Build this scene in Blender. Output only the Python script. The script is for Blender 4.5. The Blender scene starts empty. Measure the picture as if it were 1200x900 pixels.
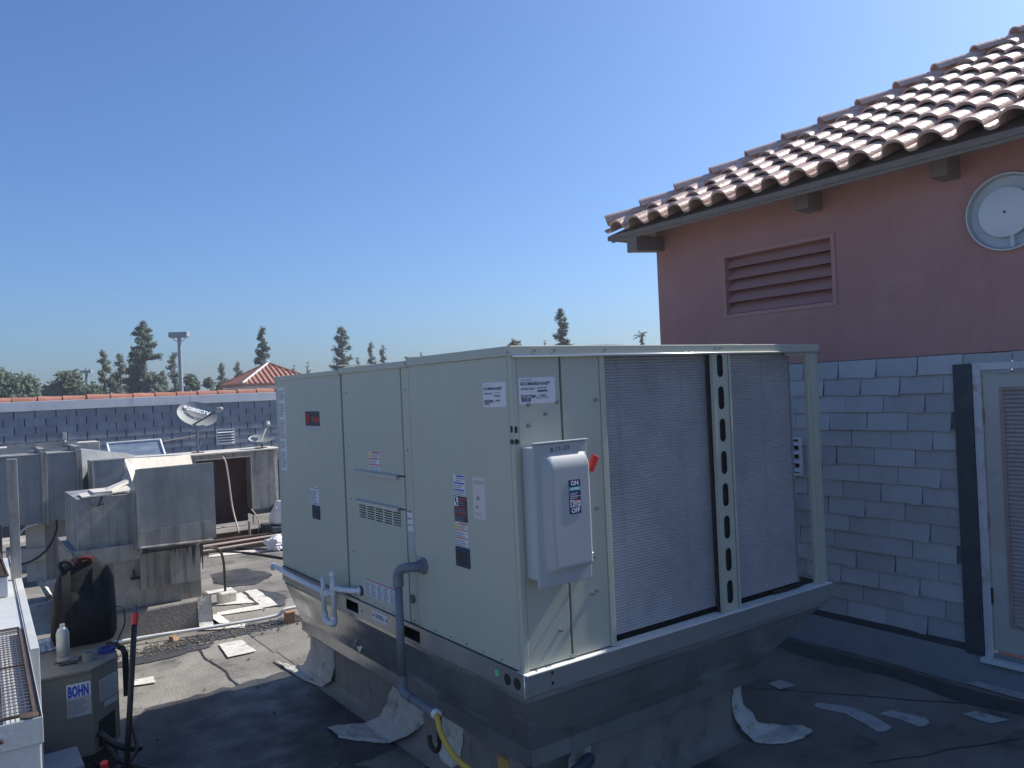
import bpy, bmesh, math, random
from mathutils import Vector, Matrix, noise
R = math.radians
sc = bpy.context.scene
C = sc.collection
random.seed(7)

# ------------------------------------------------------------ camera, light
cam_d = bpy.data.cameras.new('camera'); cam = bpy.data.objects.new('camera', cam_d); C.objects.link(cam)
yaw, pitch, roll = R(35.639), R(0.345), R(-2.526)
fw = Vector((math.sin(yaw)*math.cos(pitch), math.cos(yaw)*math.cos(pitch), math.sin(pitch)))
r0 = Vector((math.cos(yaw), -math.sin(yaw), 0)); u0 = r0.cross(fw)
cr, sr = math.cos(roll), math.sin(roll)
rt = cr*r0 + sr*u0; up = -sr*r0 + cr*u0
cam.matrix_world = Matrix(((rt.x, up.x, -fw.x, 0), (rt.y, up.y, -fw.y, 0), (rt.z, up.z, -fw.z, 2.28), (0, 0, 0, 1)))
cam_d.sensor_width = 36; cam_d.lens = 36*928.6/1200; cam_d.clip_end = 5000; cam_d.clip_start = 0.05
sc.camera = cam
sc.render.resolution_x = 1024; sc.render.resolution_y = 768

sdir = Vector((1.03, -.05, 1.0)).normalized()        # towards the sun
el = math.asin(sdir.z); az = math.atan2(sdir.x, sdir.y)
w = bpy.data.worlds.new('World'); sc.world = w; w.use_nodes = True
nt = w.node_tree; nt.nodes.clear()
sky = nt.nodes.new('ShaderNodeTexSky'); sky.sky_type = 'NISHITA'; sky.sun_disc = False
sky.sun_elevation = el; sky.sun_rotation = az; sky.altitude = 100
sky.air_density = 1.0; sky.dust_density = 1.9; sky.ozone_density = 6.0
bg = nt.nodes.new('ShaderNodeBackground'); bg.inputs[1].default_value = 0.112
wo = nt.nodes.new('ShaderNodeOutputWorld')
tint = nt.nodes.new('ShaderNodeMix'); tint.data_type = 'RGBA'; tint.blend_type = 'MULTIPLY'; tint.inputs[0].default_value = 1
tint.inputs[7].default_value = (.73, .905, 1.11, 1)          # camera white balance of the open sky
nt.links.new(sky.outputs[0], tint.inputs[6]); nt.links.new(tint.outputs[2], bg.inputs[0]); nt.links.new(bg.outputs[0], wo.inputs[0])
sun_d = bpy.data.lights.new('sun', 'SUN'); sun_d.energy = 5.0; sun_d.angle = R(0.53); sun_d.color = (1, .93, .82)
sun = bpy.data.objects.new('sun', sun_d); C.objects.link(sun)
sun.rotation_euler = sdir.to_track_quat('Z', 'Y').to_euler(); sun.location = (20, -4, 25)
sc.view_settings.view_transform = 'Standard'; sc.view_settings.look = 'None'
sc.view_settings.exposure = 0.30; sc.view_settings.gamma = 1.0

# ------------------------------------------------------------ materials
MATS = {}
def mat(name, col, rough=.6, metal=0., col2=None, scale=6., detail=6., amount=1., bump=0., bscale=40., rvar=0., rnd=0., spec=.5,
        stretch=(1, 1, 1), streak=None, streak_amt=0., spots=None, spots_amt=0., spots_scale=2., coat=0., alpha=1.):
    if name in MATS: return MATS[name]
    m = bpy.data.materials.new(name); m.use_nodes = True; MATS[name] = m
    t = m.node_tree; N = t.nodes; L = t.links
    b = N['Principled BSDF']
    b.inputs['Roughness'].default_value = rough; b.inputs['Metallic'].default_value = metal
    b.inputs['Specular IOR Level'].default_value = spec
    b.inputs['Coat Weight'].default_value = coat
    c = (*col, 1); c2 = (*(col2 or col), 1)
    geo = N.new('ShaderNodeNewGeometry')
    mp = N.new('ShaderNodeMapping'); mp.inputs['Scale'].default_value = stretch
    L.new(geo.outputs['Position'], mp.inputs['Vector'])
    cur = None
    n = N.new('ShaderNodeTexNoise'); n.inputs['Scale'].default_value = scale; n.inputs['Detail'].default_value = detail
    n.inputs['Roughness'].default_value = .62
    L.new(mp.outputs[0], n.inputs['Vector'])
    rp = N.new('ShaderNodeValToRGB'); rp.color_ramp.elements[0].position = .5-.22/amount; rp.color_ramp.elements[1].position = .5+.22/amount
    rp.color_ramp.elements[0].color = c; rp.color_ramp.elements[1].color = c2
    L.new(n.outputs[0], rp.inputs[0]); cur = rp.outputs[0]
    def layer(cur, colr, fac):
        mx = N.new('ShaderNodeMix'); mx.data_type = 'RGBA'
        L.new(fac, mx.inputs[0]); L.new(cur, mx.inputs[6]); mx.inputs[7].default_value = (*colr, 1)
        return mx.outputs[2]
    if streak:
        mp2 = N.new('ShaderNodeMapping'); mp2.inputs['Scale'].default_value = (14, 14, .9)
        L.new(geo.outputs['Position'], mp2.inputs['Vector'])
        n2 = N.new('ShaderNodeTexNoise'); n2.inputs['Scale'].default_value = 1.; n2.inputs['Detail'].default_value = 5
        L.new(mp2.outputs[0], n2.inputs['Vector'])
        mr = N.new('ShaderNodeMapRange'); mr.inputs[1].default_value = .5; mr.inputs[2].default_value = .72; mr.inputs[4].default_value = streak_amt
        L.new(n2.outputs[0], mr.inputs[0]); cur = layer(cur, streak, mr.outputs[0])
    if spots:
        n3 = N.new('ShaderNodeTexNoise'); n3.inputs['Scale'].default_value = spots_scale; n3.inputs['Detail'].default_value = 9
        n3.inputs['Roughness'].default_value = .7
        L.new(geo.outputs['Position'], n3.inputs['Vector'])
        mr = N.new('ShaderNodeMapRange'); mr.inputs[1].default_value = .53; mr.inputs[2].default_value = .66; mr.inputs[4].default_value = spots_amt
        L.new(n3.outputs[0], mr.inputs[0]); cur = layer(cur, spots, mr.outputs[0])
    if rnd:
        oi = N.new('ShaderNodeObjectInfo'); hs = N.new('ShaderNodeHueSaturation')
        mr = N.new('ShaderNodeMapRange'); mr.inputs[3].default_value = 1-rnd; mr.inputs[4].default_value = 1+rnd
        L.new(oi.outputs['Random'], mr.inputs[0]); L.new(mr.outputs[0], hs.inputs['Value']); L.new(cur, hs.inputs['Color']); cur = hs.outputs[0]
    L.new(cur, b.inputs['Base Color'])
    if rvar:
        mr = N.new('ShaderNodeMapRange'); mr.inputs[1].default_value = .3; mr.inputs[2].default_value = .7
        mr.inputs[3].default_value = max(.05, rough-rvar); mr.inputs[4].default_value = min(1, rough+rvar)
        n4 = N.new('ShaderNodeTexNoise'); n4.inputs['Scale'].default_value = scale*1.7; n4.inputs['Detail'].default_value = 4
        L.new(mp.outputs[0], n4.inputs['Vector']); L.new(n4.outputs[0], mr.inputs[0]); L.new(mr.outputs[0], b.inputs['Roughness'])
    if bump:
        n5 = N.new('ShaderNodeTexNoise'); n5.inputs['Scale'].default_value = bscale; n5.inputs['Detail'].default_value = 4
        L.new(mp.outputs[0], n5.inputs['Vector'])
        bp = N.new('ShaderNodeBump'); bp.inputs['Strength'].default_value = bump; bp.inputs['Distance'].default_value = .01
        L.new(n5.outputs[0], bp.inputs['Height']); L.new(bp.outputs[0], b.inputs['Normal'])
    return m

paint = mat('greygreen_paint', (.42, .45, .385), .42, col2=(.455, .485, .41), scale=1.1, rvar=.09, bump=.22, bscale=1.3, streak=(.40, .41, .35), streak_amt=.30, spots=(.42, .42, .36), spots_amt=.25, spots_scale=3)
paint2 = paint
galv = mat('galvanised', (.34, .35, .35), .38, .75, col2=(.42, .43, .43), scale=2.5, rvar=.08, bump=.02, bscale=12)
galv_dull = mat('weathered_galvanised', (.27, .27, .265), .55, .35, col2=(.42, .41, .395), scale=5, rvar=.15, streak=(.10, .09, .08), streak_amt=.8, bump=.15, bscale=10, spots=(.2, .13, .09), spots_amt=.35, spots_scale=3)
galv_blue = mat('duct_metal', (.25, .265, .28), .5, .45, col2=(.37, .385, .39), scale=3, rvar=.15, streak=(.18, .17, .16), streak_amt=.4, bump=.12, bscale=6, spots=(.42, .4, .36), spots_amt=.3, spots_scale=1.6)
adapter_m = mat('adapter_sheet', (.36, .38, .38), .24, .75, col2=(.52, .53, .53), scale=1.3, detail=3, rvar=.10, bump=.08, bscale=3, streak=(.16, .16, .16), streak_amt=.25)
cream_duct = mat('cream_coated_duct', (.50, .47, .41), .7, col2=(.60, .57, .51), scale=4, bump=.2, bscale=20, spots=(.3, .25, .2), spots_amt=.45, spots_scale=5)
rust = mat('rusty_steel', (.060, .042, .035), .85, .2, col2=(.11, .075, .06), scale=20, bump=.4)
roof_m = mat('cap_sheet', (.12, .113, .103), .92, col2=(.28, .265, .235), scale=.9, detail=12, amount=1.1, bump=.9, bscale=60, spots=(.05, .049, .049), spots_amt=.8, spots_scale=1.6)
roof_m2 = mat('cap_sheet_b', (.135, .128, .116), .92, col2=(.30, .282, .25), scale=1.7, detail=12, amount=1.1, bump=.9, bscale=60, spots=(.055, .052, .05), spots_amt=.8, spots_scale=2.3)
mastic = mat('white_mastic', (.52, .50, .45), .75, col2=(.68, .66, .60), scale=7, bump=.8, bscale=26, spots=(.22, .21, .19), spots_amt=.8, spots_scale=9)
mastic_d = mat('grey_mastic', (.42, .41, .38), .85, col2=(.56, .55, .51), scale=8, bump=.8, bscale=30, spots=(.20, .19, .18), spots_amt=.7, spots_scale=7)
tar = mat('black_tar', (.018, .018, .02), .55, col2=(.05, .05, .05), scale=12, bump=.5)
curb_m = mat('curb_coating', (.20, .185, .17), .85, col2=(.30, .28, .255), scale=3, bump=.5, bscale=40, streak=(.12, .115, .11), streak_amt=.3, spots=(.10, .095, .09), spots_amt=.6, spots_scale=5)
stucco = mat('red_stucco', (.46, .235, .21), .93, col2=(.53, .285, .26), scale=1.2, detail=10, bump=.9, bscale=90, streak=(.40, .22, .20), streak_amt=.30, spots=(.55, .33, .30), spots_amt=.35, spots_scale=1.7)
stucco_l = mat('red_louver_paint', (.46, .245, .22), .7, col2=(.50, .265, .24), scale=5)
brownwood = mat('dark_brown_wood', (.20, .165, .15), .8, col2=(.26, .215, .195), scale=10, bump=.3, stretch=(1, 1, 4))
shingle_m = mat('blue_grey_shingle', (.42, .43, .44), .9, col2=(.48, .49, .50), scale=3, bump=.5, bscale=150, rnd=.13, spots=(.36, .36, .36), spots_amt=.35, spots_scale=4)
shingle_p = mat('slate_blue_shingle', (.20, .235, .285), .9, col2=(.245, .28, .335), scale=3, bump=.5, bscale=150, rnd=.10, streak=(.08, .09, .12), streak_amt=.3)
fascia_m = mat('pale_fascia_paint', (.62, .645, .67), .75, col2=(.72, .73, .74), scale=3, bump=.15, spots=(.35, .35, .36), spots_amt=.4)
clay = mat('clay_tile', (.48, .29, .23), .43, col2=(.66, .48, .40), scale=7, bump=.5, bscale=45, rnd=.16, spots=(.5, .42, .36), spots_amt=.5, spots_scale=10)
clay_r = mat('red_clay_tile', (.30, .12, .085), .8, col2=(.41, .19, .14), scale=6, bump=.4, bscale=40, rnd=.13, spots=(.3, .12, .08), spots_amt=.5, spots_scale=5)
white = mat('white_paint', (.72, .72, .69), .5, col2=(.80, .80, .77), scale=6, rvar=.1, spots=(.5, .47, .42), spots_amt=.5, spots_scale=5)
white_c = mat('white_cabinet', (.46, .48, .48), .42, col2=(.54, .56, .56), scale=3, rvar=.12, spots=(.42, .40, .36), spots_amt=.5, spots_scale=4, bump=.08)
doorp = mat('door_paint', (.46, .44, .40), .55, col2=(.53, .51, .47), scale=3, spots=(.60, .60, .60), spots_amt=.7, spots_scale=2.5, bump=.1)
doorf = mat('door_frame_paint', (.55, .56, .58), .6, col2=(.66, .66, .66), scale=5, spots=(.30, .20, .15), spots_amt=.6, spots_scale=6)
louvpink = mat('faded_louver', (.42, .36, .34), .65, col2=(.50, .45, .43), scale=5)
darkblue = mat('dark_trim_board', (.045, .055, .07), .7, col2=(.065, .075, .09), scale=6, spots=(.10, .11, .12), spots_amt=.4, spots_scale=6)
black = mat('black_plastic', (.014, .014, .016), .5)
void = mat('dark_interior', (.012, .013, .015), .8)
cloth = mat('black_nylon', (.004, .005, .007), .85, col2=(.009, .010, .014), scale=30, bump=.4, bscale=120)
red = mat('red_plastic', (.62, .035, .03), .4)
redcloth = mat('red_fabric', (.10, .008, .014), .9)
pvc = mat('white_pvc', (.72, .73, .74), .35, col2=(.8, .8, .8), scale=8)
greypipe = mat('grey_pvc', (.14, .165, .20), .5, col2=(.18, .205, .24), scale=8, rvar=.1)
yellow = mat('yellow_hose', (.60, .42, .06), .5)
disc_m = mat('enclosure_paint_shaded', (.36, .39, .41), .32, col2=(.395, .42, .44), scale=3, rvar=.06)  # front copy of the enclosure paint, darkened for the shaded face
disc_s = mat('enclosure_side_paint', (.42, .45, .47), .38, col2=(.46, .49, .51), scale=3)
fin_m = mat('coil_fins', (.36, .37, .39), .5, .35, col2=(.50, .51, .53), scale=1.6, rvar=.1, spots=(.28, .28, .29), spots_amt=.25, spots_scale=3)
label_w = mat('label_white', (.66, .68, .72), .5)
label_p = mat('label_pinkish', (.62, .58, .57), .6)
label_g = mat('label_grey', (.42, .44, .46), .6)
ink = mat('ink_dark', (.035, .04, .06), .6)
ink_g = mat('ink_grey', (.22, .23, .26), .6)
ink_red = mat('ink_red', (.55, .04, .04), .5)
ink_or = mat('ink_orange', (.62, .20, .08), .5)
ink_blue = mat('ink_blue', (.03, .09, .50), .5)
ink_navy = mat('ink_navy', (.012, .03, .10), .5)
ink_cyan = mat('ink_cyan', (.10, .42, .50), .5)
ink_green = mat('ink_green', (.10, .62, .25), .5)
ink_yel = mat('ink_yellow', (.75, .55, .05), .5)
ink_white = mat('ink_white', (.80, .82, .84), .5)
beige = mat('beige_cabinet', (.17, .155, .135), .55, col2=(.21, .195, .165), scale=3, bump=.1, spots=(.18, .16, .14), spots_amt=.4, spots_scale=4)
dishm = mat('dish_grey', (.27, .29, .285), .55, col2=(.32, .34, .335), scale=5)
cable_m = mat('black_cable', (.02, .02, .022), .6)
cable_w = mat('pale_cable', (.50, .40, .36), .6)
tapeblue = mat('blue_tape', (.02, .055, .25), .5)
tapegrey = mat('grey_tape', (.16, .19, .21), .5)
plasticbag = mat('pale_blue_rag', (.30, .38, .52), .45, col2=(.42, .48, .60), scale=20, bump=.5)
bagw = mat('white_bag', (.55, .57, .62), .4, col2=(.66, .68, .70), scale=20, bump=.5)
woodb = mat('wood_block', (.25, .14, .08), .8, col2=(.35, .22, .13), scale=20)
debris_m = mat('debris', (.11, .09, .075), .9, col2=(.26, .23, .20), scale=50)
glassb = mat('skylight_film', (.16, .21, .27), .22, 0, col2=(.34, .40, .46), scale=3, spec=.9, stretch=(1, 1, 3))
canm = mat('brushed_can', (.36, .38, .40), .35, .5, col2=(.48, .50, .52), scale=9, stretch=(1, 1, 4))
ground_m = mat('far_ground', (.13, .12, .10), .95, col2=(.20, .18, .15), scale=.02)
polem = mat('light_pole_paint', (.30, .33, .36), .6)
wall_far = mat('far_wall', (.45, .43, .41), .9)
bark = mat('bark', (.10, .075, .055), .9, col2=(.15, .11, .08), scale=4)
def leafmat(name, a, b):
    return mat(name, a, .75, col2=b, scale=.9, detail=3, spec=.25, rnd=.05)
leafA = leafmat('conifer_green', (.060, .085, .070), (.095, .125, .095))
leafB = leafmat('broadleaf_green', (.060, .090, .060), (.10, .135, .085))
leafC = leafmat('olive_green', (.090, .115, .080), (.13, .155, .105))

# ------------------------------------------------------------ mesh builder
def wloc(p):
    v = Vector((0, 0, 0))
    while p is not None: v += p.location; p = p.parent
    return v
def link(name, me, m, parent):
    o = bpy.data.objects.new(name, me)
    if m is not None and not me.materials: me.materials.append(m)
    C.objects.link(o)
    if parent is not None: o.parent = parent
    return o
class MB:
    """collects faces in world coordinates"""
    def __init__(s): s.v = []; s.f = []; s.T = None
    def add(s, vs, fs):
        n = len(s.v)
        if s.T is not None: vs = [tuple(s.T @ Vector(v)) for v in vs]
        s.v += [tuple(v) for v in vs]; s.f += [tuple(i+n for i in f) for f in fs]; return s
    def box(s, x0, x1, y0, y1, z0, z1):
        x0, x1 = min(x0, x1), max(x0, x1); y0, y1 = min(y0, y1), max(y0, y1); z0, z1 = min(z0, z1), max(z0, z1)
        vs = [(x, y, z) for z in (z0, z1) for y in (y0, y1) for x in (x0, x1)]
        return s.add(vs, [(0, 2, 3, 1), (4, 5, 7, 6), (0, 1, 5, 4), (2, 6, 7, 3), (0, 4, 6, 2), (1, 3, 7, 5)])
    def prism(s, pts, vec):
        n = len(pts); vec = Vector(vec); p2 = [Vector(p)+vec for p in pts]
        a = Vector((0, 0, 0))
        for i in range(n): a += Vector(pts[i]).cross(Vector(pts[(i+1) % n]))
        fl = a.dot(vec) > 0
        fs = [tuple(range(n)), tuple(range(2*n-1, n-1, -1))] + [(i, i+n, (i+1) % n+n, (i+1) % n) for i in range(n)]
        if fl: fs = [tuple(reversed(f)) for f in fs]
        return s.add(list(pts)+p2, fs)
    def loops(s, rings, closed=True, cap=True):
        n = len(rings[0]); vs = [p for r in rings for p in r]; fs = []
        for j in range(len(rings)-1):
            for i in range(n if closed else n-1):
                k = (i+1) % n
                fs.append((j*n+i, j*n+k, (j+1)*n+k, (j+1)*n+i))
        if cap and closed:
            fs.append(tuple(range(n-1, -1, -1))); fs.append(tuple(range((len(rings)-1)*n, len(rings)*n)))
        return s.add(vs, fs)
    def tube(s, pts, r, n=10):
        pts = [Vector(p) for p in pts]; rings = []; prev = None
        for i, p in enumerate(pts):
            d = (pts[min(i+1, len(pts)-1)]-pts[max(i-1, 0)]).normalized()
            if prev is None:
                a = d.orthogonal().normalized()
            else:
                a = (prev - d*prev.dot(d)).normalized()
            prev = a; b = d.cross(a); rr = r[i] if isinstance(r, (list, tuple)) else r
            rings.append([tuple(p + a*math.cos(2*math.pi*k/n)*rr + b*math.sin(2*math.pi*k/n)*rr) for k in range(n)])
        return s.loops(rings)
    def cyl(s, p, q, r, n=16): return s.tube([p, q], r, n)
    def lathe(s, c, ax, prof, n=24):
        ax = Vector(ax).normalized(); a = ax.orthogonal().normalized(); b = ax.cross(a); c = Vector(c)
        rings = [[tuple(c + ax*h + a*math.cos(2*math.pi*k/n)*r + b*math.sin(2*math.pi*k/n)*r) for k in range(n)] for r, h in prof]
        return s.loops(rings)
    def build(s, name, m, parent=None, smooth=False, bevel=0, kind=None):
        o = wloc(parent) if parent is not None else Vector((0, 0, 0))
        vs = [tuple(Vector(v)-o) for v in s.v]
        me = bpy.data.meshes.new(name); me.from_pydata(vs, [], s.f); me.update()
        if smooth is True:
            for p in me.polygons: p.use_smooth = True
        ob = link(name, me, m, parent)
        if smooth == 'auto':
            for p in me.polygons: p.use_smooth = True
            try: me.set_sharp_from_angle(angle=R(35))
            except Exception: pass
        if bevel:
            bv = ob.modifiers.new('bevel', 'BEVEL'); bv.width = bevel; bv.segments = 2; bv.limit_method = 'ANGLE'; bv.angle_limit = R(40)
            try: bv.harden_normals = False
            except Exception: pass
        if kind: ob['kind'] = kind
        return ob
def curve(pts, steps=8):
    P = [Vector(p) for p in pts]; P = [P[0]*2-P[1]] + P + [P[-1]*2-P[-2]]; out = []
    for i in range(1, len(P)-2):
        for k in range(steps):
            t = k/steps; a, b, c, d = P[i-1], P[i], P[i+1], P[i+2]
            out.append(.5*((2*b)+(c-a)*t+(2*a-5*b+4*c-d)*t*t+(3*b-3*c+d-a)*t**3))
    out.append(P[-2]); return out
def tag(o, label, cat, group=None):
    o['label'] = label; o['category'] = cat
    if group: o['group'] = group
    return o
def thing(name, label, cat, loc, group=None):
    o = bpy.data.objects.new(name, None); o.empty_display_size = .1; C.objects.link(o); o.location = loc
    return tag(o, label, cat, group)
def box(name, m, parent, *a, bevel=0): return MB().box(*a).build(name, m, parent, bevel=bevel)
def text(s, size, pos, right, upv, m, parent, name='lettering', depth=.0006, align='LEFT', sx=1.0, bold=0):
    cu = bpy.data.curves.new('t', 'FONT'); cu.body = s; cu.size = size; cu.align_x = align; cu.extrude = depth; cu.resolution_u = 2
    cu.offset = bold
    ob = bpy.data.objects.new('t', cu); C.objects.link(ob)
    dg = bpy.context.evaluated_depsgraph_get(); me = bpy.data.meshes.new_from_object(ob.evaluated_get(dg))
    bpy.data.objects.remove(ob); bpy.data.curves.remove(cu)
    r = Vector(right).normalized(); u = Vector(upv).normalized(); n = r.cross(u)
    p = Vector(pos) - wloc(parent)
    for v in me.vertices:
        c = v.co.copy(); v.co = p + r*c.x*sx + u*c.y + n*c.z
    me.name = name; me.materials.clear(); me.materials.append(m)
    return link(name, me, m, parent)
def bars(m, pos, right, upv, rects, th=.0006):
    """flat printed marks: rects are (u0,u1,v0,v1) on the plane"""
    r = Vector(right); u = Vector(upv); n = r.cross(u); p = Vector(pos); mb = MB()
    for a, b, c, d in rects:
        q = [p+r*a+u*c, p+r*b+u*c, p+r*b+u*d, p+r*a+u*d]
        mb.prism(q, n*th)
    return mb
def printlines(u0, u1, v0, v1, rows, fill=.55, seed=1, gap=.35):
    rr = random.Random(seed); out = []; h = (v1-v0)/rows
    for i in range(rows):
        x = u0; y = v0+h*i; end = u0+(u1-u0)*rr.uniform(.6, 1)
        while x < end:
            l = (u1-u0)*rr.uniform(.05, .2)
            out.append((x, min(x+l, u1), y, y+h*fill)); x += l+(u1-u0)*.03
    return out

# ------------------------------------------------------------ ground and roof deck
g = MB(); g.add([(-2500, -2500, -5), (2500, -2500, -5), (2500, 2500, -5), (-2500, 2500, -5)], [(0, 1, 2, 3)])
o = g.build('ground', ground_m); o['kind'] = 'structure'
# building mass below the deck
o = MB().box(-10, 14, -6, 17.3, -5, -.06).build('building_base', wall_far); o['kind'] = 'structure'
g = MB(); g.add([(x, y, 0.0) for y in (-6, 17.2) for x in (-10, 14)], [(0, 1, 3, 2)])
deck = g.build('roof_deck', mat('pale_bounce_coating', (.30, .29, .265), .9, col2=(.42, .405, .37), scale=1.2, detail=10, bump=.6, bscale=50, spots=(.16, .155, .15), spots_amt=.6)); deck['kind'] = 'structure'  # deck colour raised to bounce more sun onto the unit's left side
# cap-sheet rolls lapped over one another, each a thin sheet
rr = random.Random(3)
ys = -1.0; k = 0
while ys < 16:
    w_ = .94
    for sx_, ex_ in ((-4, 2.7+rr.uniform(-.6, .6)), (None, 6.0)):
        if sx_ is None: sx_ = prev_end-.05
        z = .004 + .003*(k % 2) + (.0015 if sx_ > -3 else 0)
        vs = []; nseg = 24
        for i in range(nseg+1):
            x = sx_+(ex_-sx_)*i/nseg
            vs.append((x, ys+.012*noise.noise(Vector((x*1.3, ys, 0))), z)); vs.append((x, ys+w_+.012*noise.noise(Vector((x*1.3, ys+9, 0))), z+.0015))
        m_ = MB(); m_.add(vs, [(2*i, 2*i+2, 2*i+3, 2*i+1) for i in range(nseg)])
        # small thickness at the lap edge facing the camera
        vs2 = [(v[0], v[1], v[2]-.004) for v in vs[0::2]]
        m_.add([v for p in zip(vs[0::2], vs2) for v in p], [(2*i, 2*i+1, 2*i+3, 2*i+2) for i in range(nseg)])
        o = m_.build('roofing_sheet', roof_m if (k % 2) else roof_m2, deck)
        prev_end = ex_; k += 1
    ys += .9
def patch(pts, name='roof_patch', m=mastic, z=.014, rough=.012, parent=deck, seed=0):
    """trowelled patch: irregular outline with a real thickness"""
    rr = random.Random(seed); P = []
    n = len(pts)
    for i in range(n):
        a = Vector((*pts[i], 0)); b = Vector((*pts[(i+1) % n], 0)); L = (b-a).length; k = max(2, int(L/.05))
        for j in range(k):
            q = a.lerp(b, j/k); q += Vector((noise.noise(q*6+Vector((seed, 0, 0))), noise.noise(q*6+Vector((0, seed, 5))), 0))*rough*1.3
            P.append(q)
    mb = MB(); mb.prism([(p.x, p.y, z) for p in P], (0, 0, .004)); return mb.build(name, m, parent)
for i, p in enumerate([
    [(2.31, 8.85), (2.78, 8.83), (2.73, 8.63), (2.27, 8.73)], [(2.83, 9.58), (2.97, 9.58), (2.92, 8.67), (2.75, 8.67)],
    [(2.38, 9.17), (2.74, 8.96), (2.78, 9.54), (2.58, 9.58)], [(2.07, 8.43), (2.42, 8.25), (2.37, 8.04), (2.03, 8.27)],
    [(3.14, 12.36), (4.09, 11.95), (4.04, 11.79), (3.06, 12.05)], [(2.01, 7.68), (2.21, 7.66), (2.21, 7.23), (1.96, 7.23)],
    [(1.17, 7.21), (1.34, 7.18), (1.33, 7.01), (1.13, 7.07)], [(2.35, 9.9), (2.75, 9.9), (2.75, 9.75), (2.35, 9.75)]]):
    patch(p, seed=i, z=.013+.0006*i)
RP = [[ (4.78, 3.29), (4.77, 3.25), (4.83, 3.08), (4.72, 2.80), (4.75, 2.77), (4.85, 2.76), (4.94, 3.04), (4.93, 3.13), (4.84, 3.29) ],
      [ (4.99, 2.92), (5.09, 2.91), (5.12, 2.70), (5.09, 2.65), (5.03, 2.64), (4.98, 2.66) ],
      [ (5.37, 2.57), (5.47, 2.54), (5.48, 2.35), (5.34, 2.40) ],
      [ (4.88, 3.72), (5.01, 3.71), (5.00, 3.58), (4.86, 3.61) ],
      [ (5.14, 4.25), (5.20, 4.25), (5.17, 4.13), (5.11, 4.15) ],]
for i, p in enumerate(RP):
    patch(p, seed=20+i, z=.013+.0005*i, m=mat('dull_mastic', (.40, .40, .385), .85, col2=(.52, .51, .49), scale=8, bump=.8, bscale=30, spots=(.2, .2, .19), spots_amt=.7, spots_scale=7))
for i, (a, b) in enumerate([((1.83, 7.69), (1.84, 6.6)), ((1.84, 6.6), (1.70, 5.3)), ((.9, 5.9), (2.1, 5.55)), ((5.9, 2.2), (4.6, 3.95)), ((4.3, 2.6), (5.7, 2.0))]):
    A = Vector((*a, 0)); B = Vector((*b, 0)); n_ = (B-A).normalized().cross(Vector((0, 0, 1))); vs = []
    for j in range(31):
        q = A.lerp(B, j/30)+n_*noise.noise(A.lerp(B, j/30)*4)*.03; hw = .006+.008*abs(noise.noise(q*11))
        vs += [tuple(q+n_*hw+Vector((0, 0, .011))), tuple(q-n_*hw+Vector((0, 0, .011)))]
    MB().add(vs, [(2*j, 2*j+1, 2*j+3, 2*j+2) for j in range(30)]).build('sealed_crack', tar, deck)
# sloping cant and base flashing along the right wall
cant = MB(); vs = []
for i in range(41):
    y = -1+8*i/40; wob = .02*noise.noise(Vector((0, y*1.5, 0)))
    vs += [(5.93+wob, y, .008), (6.03+wob, y, .035), (6.12, y, .15), (6.155, y, .205)]
cant.add(vs, [(4*i+j, 4*i+4+j, 4*i+5+j, 4*i+1+j) for i in range(40) for j in range(3)])
cant.build('base_flashing', mat('flashing_blue', (.19, .20, .215), .85, col2=(.25, .26, .27), scale=3, bump=.5, bscale=30, spots=(.09, .095, .1), spots_amt=.5, spots_scale=3), deck, smooth=True)
m_ = MB(); vs = []
for i in range(41):
    y = -1+8*i/40; a = 5.62+.10*noise.noise(Vector((3, y*1.7, 0))); b = 5.84+.05*noise.noise(Vector((9, y*2, 0)))
    vs += [(a, y, .0125), (b, y, .0125)]
m_.add(vs, [(2*i, 2*i+2, 2*i+3, 2*i+1) for i in range(40)])
m_.build('tar_run', mat('tar_run', (.04, .042, .046), .7, col2=(.09, .09, .095), scale=3, bump=.4, bscale=20), deck)
patch([(5.99, 2.75), (6.0, 2.2), (5.99, 1.6), (5.85, 1.6), (5.87, 2.3), (5.9, 2.8)], seed=40, z=.02, m=mat('dull_mastic', (.4, .4, .385)))
def stain_shade(cx, cy, rx_, ry_, seed, z):
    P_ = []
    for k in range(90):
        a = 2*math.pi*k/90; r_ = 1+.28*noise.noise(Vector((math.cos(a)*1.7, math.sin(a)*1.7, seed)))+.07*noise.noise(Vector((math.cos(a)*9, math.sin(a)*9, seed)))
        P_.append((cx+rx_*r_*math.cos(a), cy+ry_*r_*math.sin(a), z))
    MB().prism(P_, (0, 0, .0012)).build('damp_shade_stain', mat('damp_shade_asphalt', (.028, .030, .034), .5, col2=(.075, .076, .078), scale=2.4, detail=10, rvar=.25, bump=.7, bscale=50, spots=(.12, .12, .118), spots_amt=.5, spots_scale=1.7), deck)
stain_shade(1.75, 5.55, .95, 1.0, 1, .0105); stain_shade(1.2, 4.4, .8, .8, 5, .0108); stain_shade(2.0, 3.6, .6, .9, 11, .0111)  # wet roofing beside the unit, coloured darker to deepen the shade there
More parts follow.
